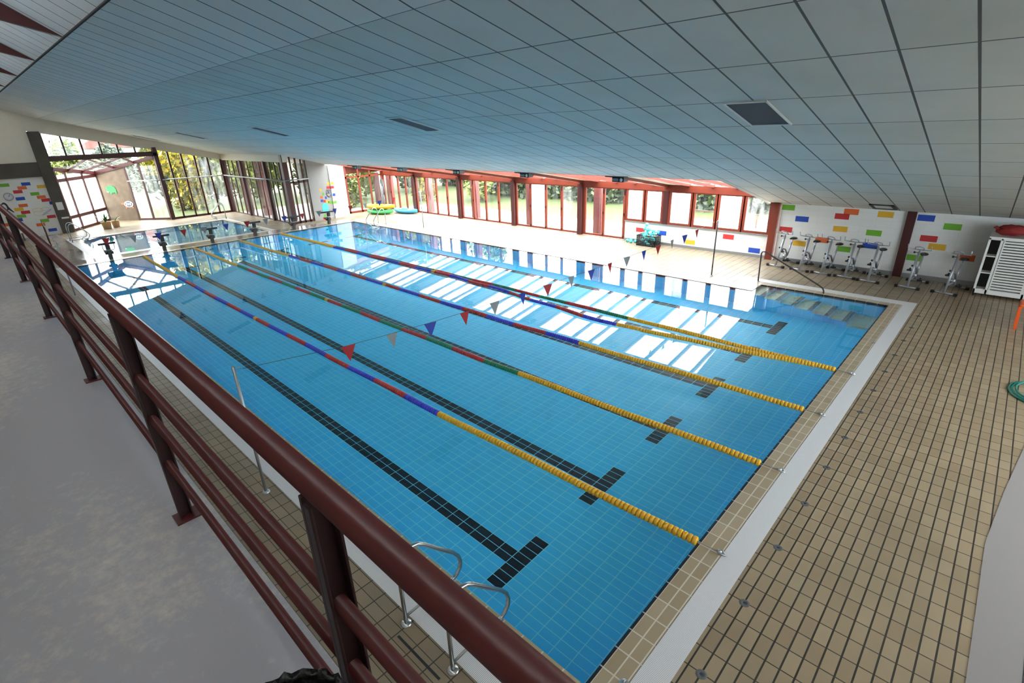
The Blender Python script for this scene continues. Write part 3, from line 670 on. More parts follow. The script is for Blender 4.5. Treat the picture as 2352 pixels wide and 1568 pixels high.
spots = [(tA, -41.5, 13.0, .8, 'green tree just outside the far glass, right of the glazed bay'), (tB, -41.0, 8.4, .9, 'yellow flowering tree behind the far glass wall beside the glazed bay'),
         (tC, -46.8, 10.4, .95, 'tall dark tree behind the yellow tree at the far glass'), (tA, -46.2, 16.2, .9, 'green tree outside the far right corner of the small pool hall'),
         (tC, -45.6, 5.0, .5, 'dark tree seen over the right side of the glazed bay'), (tA, -48, 1.6, .6, 'grey green tree seen through the high panes above the glazed bay'),
         (tC, -39.0, 17.2, .85, 'tall dark tree in the courtyard behind the first glass bay'), (tA, -34.2, 18.4, .75, 'green tree in the courtyard behind the middle glass bay'), (tC, -35.8, 24.6, .85, 'dark tree beyond the courtyard behind the third glass bay'),
         (tA, -31.2, 15.6, .5, 'light green shrub like tree close outside the window right of the white pier'), (tC, -43.0, 21.5, 1.0, 'tall dark tree far behind the window right of the white pier'), (tB, -29.6, 20.6, .6, 'small yellow green tree outside the first run of garden doors'),
         (tA, -25.8, 23.2, .65, 'loose green tree outside between the first and second garden doors'), (tC, -41.5, 28.5, 1.0, 'large dark tree farthest back beyond the courtyard'),
         (tA, -58, 4.6, .70, 'grey green tree seen low in the first two high panes over the glazed bay'), (tC, -62, 9.0, .58, 'dark tree seen low in the middle high panes over the glazed bay')]
used = set()
for t, x, y, k, lab in spots:
    o = t if id(t) not in used else copy_tree(t); used.add(id(t))
    o.location = (x, y, -.15); o.scale = (k, k, k); o.rotation_euler = (0, 0, rnd.uniform(0, 6)); o['label'] = lab; o['group'] = 'trees around the building'
for i, x in enumerate([-28.25 + 4.1 * k for k in range(6)]):
    B = MB(); B.box(x - .16, x + .16, 17.15, 17.5, -.1, 2.7, 'outside_pink'); B.tube([(x + .22, 17.2, -.1), (x + .22, 17.2, 2.7)], .035, 'outside_pink', 8)
    struct(B.build('column_outside'))
for i, x in enumerate([-35.5, -32.6, -29.2]):
    B = MB(); B.box(x - .2, x + .22, 10.7, 11.1, -.1, 4.2, 'outside_pink'); struct(B.build('column_outside'))
# terrace guard rail and far house
B = MB(); t = thing('terrace_rail', 'low brown metal guard rail on the terrace outside the right hand windows', 'railing', (-5, 22.3, 0))
B.tube([(-9.6, 22.3, .55), (2, 22.3, .55)], .025, 'dark_red_steel'); B.build('top_rail', t)
for x in (-9.6, -6.6, -3.2, .4, 2): B = MB(); B.tube([(x, 22.3, -.1), (x, 22.3, .55)], .025, 'dark_red_steel'); B.build('post', t)
t = thing('house', 'distant house with a red tiled roof seen through the high panes over the glazed bay', 'house', (-75, 12.5, 0))
B = MB(); B.box(-80, -70, 8, 17, -.3, 4.0, 'white_paint'); B.build('wall', t)
B = MB(); B.prism([(7.2, 4.0), (17.8, 4.0), (12.5, 6.6)], -80.5, -69.5, 'roof_tile', 'x'); B.build('roof', t)
B = MB(); B.box(-74, -73, 13.5, 14.3, 5.5, 7.2, 'roof_tile'); B.build('chimney', t)

# ------------------------------------------------------------------ gallery railing and bin
RY, ZG = -2.255, 3.07
rl = thing('guard_railing', 'dark red tubular steel railing with thick round handrail along the grey gallery', 'railing', (-10, RY, ZG))
B = MB(); B.tube([(-35.5, RY, 4.013), (4.0, RY, 4.013)], .0243, 'rail_red', 20); B.build('handrail', rl)
for z, q in ((3.735, .016), (3.555, .015), (3.345, .0135)):
    B = MB(); B.tube([(-35.5, RY, z), (4.0, RY, z)], q, 'rail_red', 14); B.build('mid_rail', rl)
for x in [2.9, 0.93] + [-.57 - 2.02 * k for k in range(18)]:
    B = MB(); B.box(x - .006, x + .006, RY - .025, RY + .025, ZG + .008, 3.998, 'post_dark'); B.box(x + .006, x + .03, RY - .025, RY - .019, ZG + .008, 3.985, 'post_dark'); B.box(x + .006, x + .03, RY + .019, RY + .025, ZG + .008, 3.985, 'post_dark')
    po = B.build('post', rl, bevel=.0015)
    B = MB(); B.box(x - .035, x + .05, RY - .045, RY + .05, ZG, ZG + .008, 'rail_red'); B.build('base_plate', po)
bn = thing('trash_bin', 'round litter bin lined with a black plastic bag on the gallery floor by the railing', 'bin', (1.01, -2.415, ZG))
B = MB(); B.lathe((1.01, -2.415, ZG), [(0.001, 0), (.095, 0), (.110, .50), (.105, .50), (.09, .02), (0.001, .02)], 'black_plastic', 28); B.build('body', bn)
B = MB(); pr = []
k = 64; rings = []
for (q, h) in ((.114, .36), (.118, .45), (.121, .52), (.117, .55), (.106, .54), (.101, .46), (.097, .35), (.085, .20), (.0001, .17)):
    rings.append([(1.01 + (q + .005 * math.sin(j * 2.7 + h * 40) * math.sin(j * .9)) * math.cos(2 * PI * j / k) if q > .01 else 1.01, -2.415 + (q + .005 * math.sin(j * 2.7 + h * 40) * math.sin(j * .9)) * math.sin(2 * PI * j / k) if q > .01 else -2.415, ZG + h + .007 * math.sin(j * 1.9 + h * 9)) for j in range(k)])
v = [p for R_ in rings for p in R_]; f = [(i * k + j, i * k + (j + 1) % k, (i + 1) * k + (j + 1) % k, (i + 1) * k + j) for i in range(len(rings) - 1) for j in range(k)]
B.add(v, f, 'bin_bag', True); B.build('bin_bag', bn)

# ------------------------------------------------------------------ pool ladders
def ladder(label, loc, rz, depth=1.0):     # local +y points to the water, origin between the two deck feet
    t = thing('pool_ladder', label, 'ladder', loc, 'stainless pool ladders', rz)
    for x in (-.36, .36):
        p = [(x, a, b_) for a, b_ in ((0, 0), (0, .62), (.02, .76), (.08, .85), (.16, .885), (.24, .865), (.31, .81), (.48, .63), (.66, .44), (.72, .35), (.745, .26), (.73, .18), (.68, .12), (.60, .08), (.52, .05), (.47, -.02), (.46, -.12), (.46, -depth))]
        B = MB(); B.tube(p, .021, 'steel', 10); B.lathe((x, 0, 0), [(.001, .02), (.05, .018), (.055, 0.001)], 'steel', 14); B.build('rail', t, local=True)
        B = MB(); B.tube([(x, 0, .10), (x, .66, .11)], .014, 'steel', 8); B.build('brace', t, local=True)
    for i in range(3):
        B = MB(); B.box(-.345, .345, .42, .50, -.22 - .26 * i, -.19 - .26 * i, 'white_plastic'); B.build('tread', t, local=True)
    return t
l0 = ladder('stainless ladder nearest the gallery, on the white grate by the near end', (-1.35, -.695, 0.004), 0)
l0.children
def put_ladder(loc, rz, label): return dup(l0, loc, label, rz)
put_ladder((-22.55, 12.78, .004), PI, 'stainless ladder at the far corner of the big pool in front of the kayaks')
put_ladder((-32.3, .85, 0.004), 0, 'stainless ladder at the left edge of the small pool beside the dark concrete column')
put_ladder((-33.4, 8.62, 0.004), PI * .9, 'stainless ladder at the far right corner of the small pool')

# ------------------------------------------------------------------ flag poles and flag lines
def pole(x, y, h, label, dark=False):
    t = thing('flag_pole', label, 'pole', (x, y, 0), 'steel poles for the backstroke flags')
    B = MB(); B.tube([(x, y, .01), (x, y, h)], .021, 'dark_pole' if dark else 'dull_steel', 12); B.build('post', t)
    B = MB(); B.lathe((x, y, 0), [(.001, .03), (.045, .026), (.05, .001)], 'dull_steel', 14); B.build('base_cap', t)
    B = MB(); sgn = 1 if y < 5 else -1; B.tube([(x, y, h - .04), (x, y + sgn * .07, h - .03), (x, y + sgn * .085, h - .06)], .008, 'dull_steel', 8); B.build('hook', t)
    return t
pole(-4.88, -.78, 1.93, 'steel flag pole just beyond the gallery railing, near end of the left deck')
pole(-4.74, 13.33, 1.74, 'dark flag pole on the window side in front of the low white wall', True)
pole(-19.8, 13.42, 1.82, 'thin flag pole on the window side, between the kayaks and the garden doors')
pole(-19.6, -.80, 1.75, 'thin flag pole far down the left deck, half hidden by the railing')
def flag_line(x, pts, ya, za, yb, zb, label):
    t = thing('flag_line', label, 'flag line', (x, 6.5, 1.6), 'lines of backstroke flags')
    path = [(x, ya, za)] + [(x, y, z) for (_, y, z) in pts] + [(x, yb, zb)]
    B = MB(); B.tube(path, .0035, 'dark_pole', 5); B.build('cord', t)
    for i, (c, y, z) in enumerate(pts):
        B = MB(); tw = (-.02, .01, -.03, 0.0)[i % 4]; lean = (-.01, .01)[i % 2]
        m = {'r': 'flag_red', 'g': 'flag_gray', 'b': 'flag_blue'}[c]
        B.add([(x + tw, y - .105, z), (x - tw, y + .105, z), (x + .01, y + lean, z - .245), (x + tw + .003, y - .105, z), (x - tw + .003, y + .105, z), (x + .013, y + lean, z - .245)], [(0, 1, 2), (5, 4, 3), (0, 3, 4, 1), (1, 4, 5, 2), (2, 5, 3, 0)], m)
        B.build('flag', t)
near = [('r', 0.742, 1.735), ('g', 1.484, 1.69), ('b', 2.23, 1.65), ('r', 2.985, 1.625), ('g', 3.725, 1.615), ('b', 4.487, 1.602), ('r', 5.253, 1.59), ('g', 6.039, 1.585), ('b', 6.774, 1.575), ('r', 7.522, 1.578), ('g', 8.259, 1.582), ('b', 9.057, 1.584), ('r', 9.788, 1.59), ('g', 10.547, 1.606), ('b', 11.286, 1.622), ('r', 12.046, 1.648)]
flag_line(-4.8, near, -.70, 1.90, 13.25, 1.71, 'nearer line of red grey and blue pennants strung across the pool')
far = [('r', 0.482, 1.64), ('g', 1.243, 1.602), ('b', 1.983, 1.575), ('r', 2.766, 1.56), ('g', 3.458, 1.553), ('b', 4.223, 1.55), ('r', 4.99, 1.545), ('g', 5.711, 1.54), ('b', 6.475, 1.54), ('r', 7.233, 1.543), ('g', 7.994, 1.55), ('b', 8.729, 1.562), ('r', 9.501, 1.59), ('g', 10.26, 1.605), ('b', 11.026, 1.631), ('r', 11.807, 1.683)]
flag_line(-19.8, far, -.72, 1.72, 13.34, 1.79, 'far line of red grey and blue pennants in front of the starting blocks')

# ------------------------------------------------------------------ lane ropes
def float_mesh(m):
    B = MB(); B.lathe((0, 0, 0), [(.012, -.026), (.044, -.026), (.055, -.018), (.057, 0), (.055, .018), (.044, .026), (.012, .026)], m, 12, 'x')
    return B
FM = {}
for m in ('float_yellow', 'float_red', 'float_blue', 'float_green'):
    o = float_mesh(m).build('float'); FM[m] = o.data; bpy.data.objects.remove(o)
def rope(label, path, seq, x_from=-.06):
    # path(x) -> y ; seq = two colours alternating between the yellow ends
    t = thing('lane_rope', label, 'lane rope', (0, path(0), 0), 'lane ropes across the big pool')
    def col(x):
        if x > -4.7 or x < -19.4: return 'float_yellow'
        k = int((x + 19.4) / .98); return seq[k % 2]
    B = MB(); rest = MB(); xs = []
    x = x_from; i = 0
    L0 = wloc(t)
    while x > -24.75:
        y = path(x); zz = .008 + .006 * math.sin(x * 2.1 + y)
        xs.append((x, y, zz + .012))
        sl = math.atan2(path(x + .05) - path(x - .05), .1)
        m = col(x)
        if abs(x + 12.45) < .08: m = 'float_yellow'
        if i < 100:
            o = bpy.data.objects.new('float', FM[m]); COL.objects.link(o); o.parent = t
            o.location = Vector((x, y, zz)) - L0; o.rotation_euler = (0, 0, sl)
        else:
            n = 8; v = []; pr = [(.014, -.027), (.05, -.026), (.056, 0), (.05, .026), (.014, .027)]
            for q, h in pr:
                for j in range(n):
                    a = 2 * PI * j / n; px, py = h, q * math.cos(a)
                    v.append((x + px * math.cos(sl) - py * math.sin(sl), y + px * math.sin(sl) + py * math.cos(sl), zz + q * math.sin(a)))
            rest.add(v, [(a * n + j, a * n + (j + 1) % n, (a + 1) * n + (j + 1) % n, (a + 1) * n + j) for a in range(4) for j in range(n)], m, True)
        x -= .0605; i += 1
    o = rest.build('float', t); o['kind'] = 'stuff'
    B.tube([(.2, path(.2), .03), (.1, path(.1), .02)] + xs[::6] + [(-24.75, path(-24.75), .02), (-25.05, path(-25.05), .03)], .006, 'dull_steel', 6); B.build('cable', t)
    B = MB(); B.tube([(.30, path(.2), .012), (.245, path(.2) + .02, .05), (.20, path(.2), .035), (.245, path(.2) - .02, .02), (.30, path(.2), .012)], .009, 'dull_steel', 8); B.ball((.225, path(.2), .03), .03, .03, .025, 'dull_steel'); B.build('hook', t)
    return t
RB, GR = ('float_blue', 'float_red'), ('float_green', 'float_red')
w_ = lambda x, a: .035 * math.sin(x * .45 + a) + .015 * math.sin(x * 1.7 + a * 2)
rope('lane rope nearest the gallery, blue and red between yellow ends', lambda x: 2.25 - .16 * math.sin(PI * min(1, max(0, -x / 25))) + w_(x, 0) * .5, RB)
rope('second lane rope from the gallery, green and red between yellow ends', lambda x: 4.25 - .08 * math.sin(PI * min(1, max(0, -x / 25))) + w_(x, 1) * .5, GR)
rope('third lane rope from the gallery, blue and red between yellow ends', lambda x: 6.25 - .06 * math.sin(PI * min(1, max(0, -x / 25))) + w_(x, 2) * .5, RB)
def bow(x):
    t = min(1, max(0, -x)); k = math.exp(-((x + 5.0) / 3.2) ** 2) * .46 if x > -5 else math.exp(-((x + 5.0) / 3.6) ** 2) * .46
    return 8.25 - k * min(1, max(0, -x / 1.2)) - .04 * max(0, min(1, -x / 2))
rope('slack lane rope bowed towards the gallery, blue and red, sharing one hook with its neighbour', lambda x: bow(x) + w_(x, .5) * .35 + .035 * math.sin(x * 2.6) * (1 if -12 < x < -4 else 0), RB, x_from=-.42)
rope('taut lane rope on the window side, green and red, hooked with its slack neighbour', lambda x: 8.25 + .09 * math.sin(PI * min(1, max(0, -x / 25))), GR)
for y, lab in ((.25, 'round steel rope anchor in the coping nearest the gallery, without a rope'), (10.25, 'round steel rope anchor in the coping near the steps, without a rope')):
    t = thing('rope_anchor', lab, 'anchor', (.225, y, 0), 'rope anchors in the near coping')
    B = MB(); B.lathe((.225, y, 0), [(.001, .012), (.035, .012), (.045, .001)], 'dull_steel', 18); B.build('plate', t)
    B = MB(); B.tube(arc((.225, y, .012), .022, 0, PI, 8, 'yz'), .006, 'dull_steel', 8); B.build('eye', t)
dl = ['nearest the bottom edge of the picture', 'second from the bottom edge', 'third from the bottom edge', 'fourth from the bottom edge', 'fifth from the bottom edge', 'sixth from the bottom edge', 'seventh from the bottom edge', 'eighth from the bottom edge', 'ninth from the bottom edge', 'tenth from the bottom edge', 'eleventh from the bottom edge', 'twelfth from the bottom edge', 'farthest along, near the steps']
d0 = None
for i in range(13):
    lab = 'round grey floor drain in the near deck tiles, ' + dl[i]
    if d0 is None:
        d0 = thing('floor_drain', lab, 'drain', (.69, .78, 0), 'round drains along the near deck')
        B = MB(); B.lathe((.69, .78, 0), [(.001, .003), (.022, .003), (.026, .006), (.045, .005), (.05, .001)], 'drain_gray', 20); B.build('rim', d0)
        B = MB(); B.lathe((.69, .78, 0), [(.001, .0045), (.016, .0045)], 'dark_grille', 16); B.build('grille', d0)
    else: dup(d0, (.69, .78 + i, 0), lab)
for i, (a, b_, y, lab) in enumerate(((-1.66, -1.02, -.83, 'dark slot drain between the feet of the near ladder'), (-1.25, -.6, -.96, 'dark slot drain in the left deck, just behind the ladder feet, closest to the gallery'))):
    B = MB(); B.box(a, b_, y - .012, y + .012, 0, .003, 'grout_slot'); tag(B.build('slot_drain'), lab, 'drain', 'slot drains behind the near ladder')

# ------------------------------------------------------------------ starting blocks
def start_block(loc, label):
    t = thing('starting_block', label, 'starting block', loc, 'starting blocks between the pools')
    B = MB(); a, b_ = Vector((-.02, 0, 0)), Vector((.10, 0, .62)); B.bar(a, b_, .12, .15, 'dark_concrete'); B.build('pedestal', t, local=True)
    B = MB(); v = []
    for (x, z) in ((-.30, .60), (.30, .68)):
        for y in (-.26, .26): v += [(x, y, z - .03), (x, y, z + .05)]
    B.add(v, [(0, 1, 3, 2), (4, 6, 7, 5), (0, 4, 5, 1), (2, 3, 7, 6), (0, 2, 6, 4), (1, 5, 7, 3)], 'dark_grille'); B.face([(-.28, -.24, .6535), (.29, -.24, .7325), (.29, .24, .7325), (-.28, .24, .6535)], 'lamp_gray'); B.build('platform', t, local=True)
    B = MB(); B.prism([(-.32, .34), (.02, .30), (.0, .20)], -.14, .14, 'dark_concrete', 'y'); B.build('step', t, local=True)
    B = MB(); B.tube([(.22, -.20, .66), (.24, -.20, .46), (.26, -.16, .42), (.26, .16, .42), (.24, .20, .46), (.22, .20, .66)], .014, 'dull_steel', 8); B.build('handle', t, local=True)
    return t
SBL = ['starting block of the lane beside the gallery, leftmost of the row', 'second starting block from the gallery', 'third starting block from the gallery', 'starting block fourth from the gallery, above the small pool corner', 'fifth starting block from the gallery, in front of the courtyard glass', 'starting block farthest from the gallery, in front of the white pier']
b0 = start_block((-25.45, 1.25, 0), SBL[0])
for i in range(1, 6): dup(b0, (-25.45, 1.25 + 2 * i, 0), SBL[i])

# ------------------------------------------------------------------ stair handrail
t = thing('stair_handrail', 'bent steel handrail slanting down over the pool steps', 'handrail', (-3.38, 13.5, 0))
B = MB(); B.tube([(-3.38, 13.56, 0), (-3.40, 13.54, .86)] + [(-3.37, 13.53, .92), (-3.30, 13.52, .93)] + [(-1.72, 13.45, .20), (-1.60, 13.44, .13), (-1.56, 13.42, .06), (-1.55, 13.40, -.005)], .021, 'dark_pole', 12); B.build('rail', t)
B = MB(); B.lathe((-3.38, 13.56, 0), [(.001, .02), (.045, .017), (.05, .001)], 'dull_steel', 14); B.build('base_cap', t)

# ------------------------------------------------------------------ exercise bikes
def bike(loc, label):
    t = thing('exercise_bike', label, 'exercise bike', loc, 'exercise bikes along the white wall')
    F = 'bike_frame'
    for y, w2, nm in ((0, .26, 'front_foot'), (.92, .24, 'rear_foot')):
        B = MB(); B.tube([(-w2, y, .045), (w2, y, .045)], .022, F, 10); o = B.build(nm, t, local=True)
        for x in (-w2, w2): B = MB(); B.box(x - .035, x + .035, y - .04, y + .04, .0, .075, 'black_plastic'); B.build('end_cap', o, local=True)
    B = MB()
    B.tube([(0, 0, .05), (0, .30, 1.0)], .032, F, 12)
    B.tube([(0, .17, .60), (0, .45, .52), (0, .62, .30)], .027, F, 10); B.tube([(0, .60, .28), (0, .755, .72)], .027, F, 10)
    B.tube([(0, .08, .25), (0, .46, .24), (0, .92, .06)], .027, F, 10); B.tube([(0, .46, .24), (0, .62, .32)], .022, F, 10)
    B.build('frame', t, local=True)
    B = MB(); B.tube([(-.27, .20, 1.20), (-.27, .24, 1.08), (-.10, .30, 1.06), (.10, .30, 1.06), (.27, .24, 1.08), (.27, .20, 1.20)], .014, F, 8)
    B.tube([(-.11, .28, 1.06), (-.09, .20, 1.14), (0, .18, 1.16), (.09, .20, 1.14), (.11, .28, 1.06)], .014, F, 8); B.tube([(0, .30, 1.0), (0, .30, 1.06)], .022, F, 8); o = B.build('handlebar', t, local=True)
    B = MB(); B.ball((-.10, .26, .98), .03, .03, .03, 'black_plastic', 8, 6); B.tube([(-.09, .27, .98), (0, .29, .98)], .01, 'black_plastic', 6); B.build('knob', t, local=True)
    B = MB(); B.ball((-.045, .16, .62), .03, .03, .03, 'black_plastic', 8, 6); B.tube([(-.04, .165, .62), (0, .175, .60)], .01, 'black_plastic', 6); B.build('knob', t, local=True)
    B = MB(); B.tube([(0, .745, .66), (0, .79, .80)], .02, 'dull_steel', 8); B.build('seat_post', t, local=True)
    B = MB(); B.ball((0, .86, .84), .105, .12, .045, 'black_plastic', 12, 8); B.ball((0, .72, .85), .04, .12, .03, 'black_plastic', 10, 6); B.build('saddle', t, local=True)
    for sx, ay in ((-1, .10), (1, -.10)):
        B = MB(); B.tube([(sx * .06, .46, .30), (sx * .10, .46 + ay, .30 - sx * .10)], .014, F, 8); o = B.build('crank', t, local=True)
        B = MB(); y, z = .46 + ay, .30 - sx * .10; B.box(sx * .17 - .06, sx * .17 + .06, y - .05, y + .05, z - .02, z + .02, 'black_plastic')
        B.tube(arc((sx * .17, y, z), .06, 0, PI, 8), .014, 'black_plastic', 6); B.build('pedal', o, local=True)
    B = MB(); B.lathe((0, .46, .30), [(.001, -.055), (.05, -.055), (.05, .055), (.001, .055)], F, 12, 'x'); B.build('hub', t, local=True)
    return t
BL = ['exercise bike in front of the red brick, next to the red corner column', 'second exercise bike from the red corner column', 'exercise bike in front of the orange brick, third from the corner', 'exercise bike fourth from the red corner column', 'exercise bike just left of the dark red column', 'exercise bike just right of the dark red column', 'exercise bike nearest the white slatted cabinet']
bx = [(-3.56, 15.60, .0), (-2.80, 15.50, .0), (-2.16, 15.44, .0), (-1.50, 15.41, .0), (-.88, 15.31, .0), (.09, 15.25, .0), (.92, 15.18, .0)]
k0 = bike((bx[0][0], bx[0][1], 0), BL[0]); k0.rotation_euler = (0, 0, -.24)
for i in range(1, 7): dup(k0, (bx[i][0], bx[i][1], 0), BL[i], (-.20, -.22, -.12, -.10, -.13, -.22)[i - 1])

# ------------------------------------------------------------------ white slatted cabinet and what lies on it
cx0, cx1, cy0, cy1 = 1.47, 3.45, 15.52, 16.35
t = thing('storage_cabinet', 'white slatted storage cabinet against the wall at the right edge', 'cabinet', ((cx0 + cx1) / 2, 15.9, 0))
B = MB()
for x in (cx0, cx1 - .05, cx0 + .95):
    B.box(x, x + .05, cy0, cy0 + .05, .08, 1.55, 'white_plastic')
for x in (cx0, cx1 - .05): B.box(x, x + .05, cy1 - .05, cy1, .08, 1.55, 'white_plastic')
B.box(cx0, cx1, cy0, cy1, 1.50, 1.58, 'white_plastic'); B.box(cx0, cx1, cy0, cy1, .08, .20, 'white_plastic')
B.box(cx0 + .24, cx0 + .29, cy0, cy0 + .05, .08, 1.55, 'white_plastic')
B.build('frame', t, bevel=.004)
B = MB(); B.box(cx0 + .02, cx1 - .02, cy0 + .3, cy1 - .02, .2, 1.5, 'shadow_gap'); B.build('shade_panel', t)  # near-black block, the cabinet's inner shade put into its colour
for z in (.62, 1.06):
    B = MB(); B.box(cx0 + .04, cx0 + .25, cy0 + .02, cy0 + .32, z, z + .025, 'white_plastic'); B.build('shelf', t)
for (a, b_) in ((cx0 + .30, cx0 + .95), (cx0 + 1.0, cx1 - .06)):
    B = MB()
    for i in range(18): z = .235 + i * .0705; B.box(a, b_, cy0 + .005, cy0 + .03, z, z + .045, 'white_plastic')
    B.box(a, a + .03, cy0, cy0 + .04, .2, 1.5, 'white_plastic'); B.box(b_ - .03, b_, cy0, cy0 + .04, .2, 1.5, 'white_plastic'); B.build('door', t)
for x in (cx0 + .04, cx1 - .04):
    for y in (cy0 + .05, cy1 - .05): B = MB(); B.lathe((x, y, 0), [(.02, 0), (.025, .08)], 'black_plastic', 10); B.build('foot', t)
# red net bag of balls
rnd = random.Random(11)
t = thing('net_bag', 'red net bag of balls lying on top of the white cabinet', 'bag', (1.85, 15.85, 1.58))
B = MB(); n, k = 22, 12; v = []
for i in range(k + 1):
    q = math.sin(PI * i / k) ** .7 if 0 < i < k else .001; h = -math.cos(PI * i / k)
    for j in range(n):
        a = 2 * PI * j / n; bu = 1 + .10 * math.sin(3 * a + i) + .07 * math.sin(5 * a - 2 * i)
        v.append((1.85 + .30 * q * bu * math.cos(a), 15.85 + .22 * q * bu * math.sin(a), 1.58 + .15 + .13 * h * (1 + .15 * math.sin(4 * a) * q)))
B.add(v, [(i * n + j, i * n + (j + 1) % n, (i + 1) * n + (j + 1) % n, (i + 1) * n + j) for i in range(k) for j in range(n)], 'net_red', True); B.build('bag', t)
B = MB(); B.tube([(1.60, 15.8, 1.74), (1.53, 15.78, 1.79), (1.49, 15.75, 1.78)], [.05, .035, .015], 'net_red', 8); B.build('knotted_end', t)
def crate(name, label, x0, x1, y0, y1, z0, z1, m, cat='crate'):
    t = thing(name, label, cat, ((x0 + x1) / 2, (y0 + y1) / 2, z0))
    B = MB(); B.box(x0, x1, y0, y1, z0, z0 + .015, m); B.build('bottom', t)
    for (a, b_, c, e) in ((x0, x1, y0, y0 + .015), (x0, x1, y1 - .015, y1), (x0, x0 + .015, y0, y1), (x1 - .015, x1, y0, y1)):
        B = MB(); horiz = (b_ - a) > (e - c); L_ = (b_ - a) if horiz else (e - c); nv = max(3, int(L_ / .055))
        for i in range(nv + 1):
            q = i / nv * (L_ - .014)
            if horiz: B.box(a + q, a + q + .014, c, e, z0, z1, m)
            else: B.box(a, b_, c + q, c + q + .014, z0, z1, m)
        for i in range(6): zz = z0 + (z1 - z0 - .03) * i / 5; B.box(a, b_, c, e, zz, zz + (.03 if i in (0, 5) else .012), m)
        B.build('side', t)
    return t
crate('crate', 'black plastic crate on the cabinet at the right edge of the picture', 2.30, 2.85, 15.6, 16.1, 1.58, 1.86, 'black_plastic')
# basket of foam dumbbells by the low wall
crate('crate', 'dark grey open crate full of turquoise foam dumbbells by the low white wall', -9.04, -8.20, 15.95, 16.42, 0, .42, 'black_plastic')
db0 = thing('foam_dumbbell', '', 'dumbbell', (0, 0, 0), 'turquoise foam dumbbells')
B = MB(); B.tube([(-.14, 0, 0), (.14, 0, 0)], .018, 'turquoise', 8); B.build('bar', db0, local=True)
for sx in (-1, 1):
    B = MB(); B.lathe((0, 0, 0), [(.001, sx * .06), (.062, sx * .06), (.062, sx * .14), (.001, sx * .14)], 'turquoise', 8, 'x'); B.build('weight', db0, local=True)
spots = [(-8.86, 16.30, .44), (-8.72, 16.08, .43), (-8.56, 16.28, .45), (-8.40, 16.08, .42), (-8.70, 16.19, .58), (-8.82, 16.27, .72), (-8.50, 16.18, .61), (-8.38, 16.30, .54), (-8.80, 16.16, .24), (-8.62, 16.08, .10), (-8.44, 16.22, .24), (-8.62, 16.30, .24)]
DL = 'turquoise foam dumbbell in the dark crate'
for i, p in enumerate(spots):
    o = db0 if i == 0 else copy_tree(db0); o.location = p; o['label'] = DL
    o.rotation_euler = (rnd.uniform(-.3, .3), rnd.uniform(-1.1, 1.1), rnd.uniform(0, 3))
for p, rz, lab in (((-9.62, 16.38, .062), 1.3, 'turquoise foam dumbbell on the floor, farther from the crate'), ((-9.36, 16.26, .062), .9, 'turquoise foam dumbbell on the floor, leaning against the crate side')):
    o = copy_tree(db0); o.location = p; o.rotation_euler = (0, 0, rz); o['label'] = lab

# ------------------------------------------------------------------ orange stool leg, hose, clear sheet at the right edge
t = thing('orange_stool', 'orange plastic stool cut off by the right edge of the picture', 'stool', (2.62, 13.3, 0))
B = MB(); B.box(2.36, 2.86, 13.0, 13.5, .52, .58, 'orange_plastic'); B.build('seat', t, bevel=.02)
for (x, y) in ((2.38, 13.02), (2.84, 13.02), (2.38, 13.48), (2.84, 13.48)):
    B = MB(); B.bar((x, y, .53), (x + (.06 if x > 2.6 else .03), y, 0), .05, .05, 'orange_plastic'); B.build('leg', t)
t = thing('hose', 'coiled dark green garden hose on the deck at the right edge', 'hose', (2.7, 9.3, 0))
B = MB(); p = []
for i in range(90):
    a = i * 2 * PI / 30; q = .62 - .05 * (i / 30); p.append((2.95 + .52 * q / .62 * math.cos(a + 2.5), 9.35 + q * math.sin(a + 2.5), .015 + .012 * (i / 30)))
B.tube(p, .016, 'hose_green', 8); B.build('coil', t)
t = thing('plastic_sheet', 'translucent pale sheet lying over the deck tiles in the bottom right corner', 'sheet', (2.6, 4, 0))
B = MB(); B.prism([(2.40, 1.6), (2.405, 4.4), (2.52, 5.7), (2.72, 7.5), (2.9, 7.5), (2.80, 4.4), (2.735, 1.6)], .004, .008, 'sheet'); B.build('sheet', t)
t = thing('rubber_mat', 'dark rubber mat on the deck beside the translucent sheet', 'mat', (3.2, 3.2, 0))
B = MB(); B.prism([(2.736, 1.6), (2.80, 4.4), (3.8, 4.4), (3.8, 1.6)], 0, .012, 'dark_grille'); B.build('mat', t)

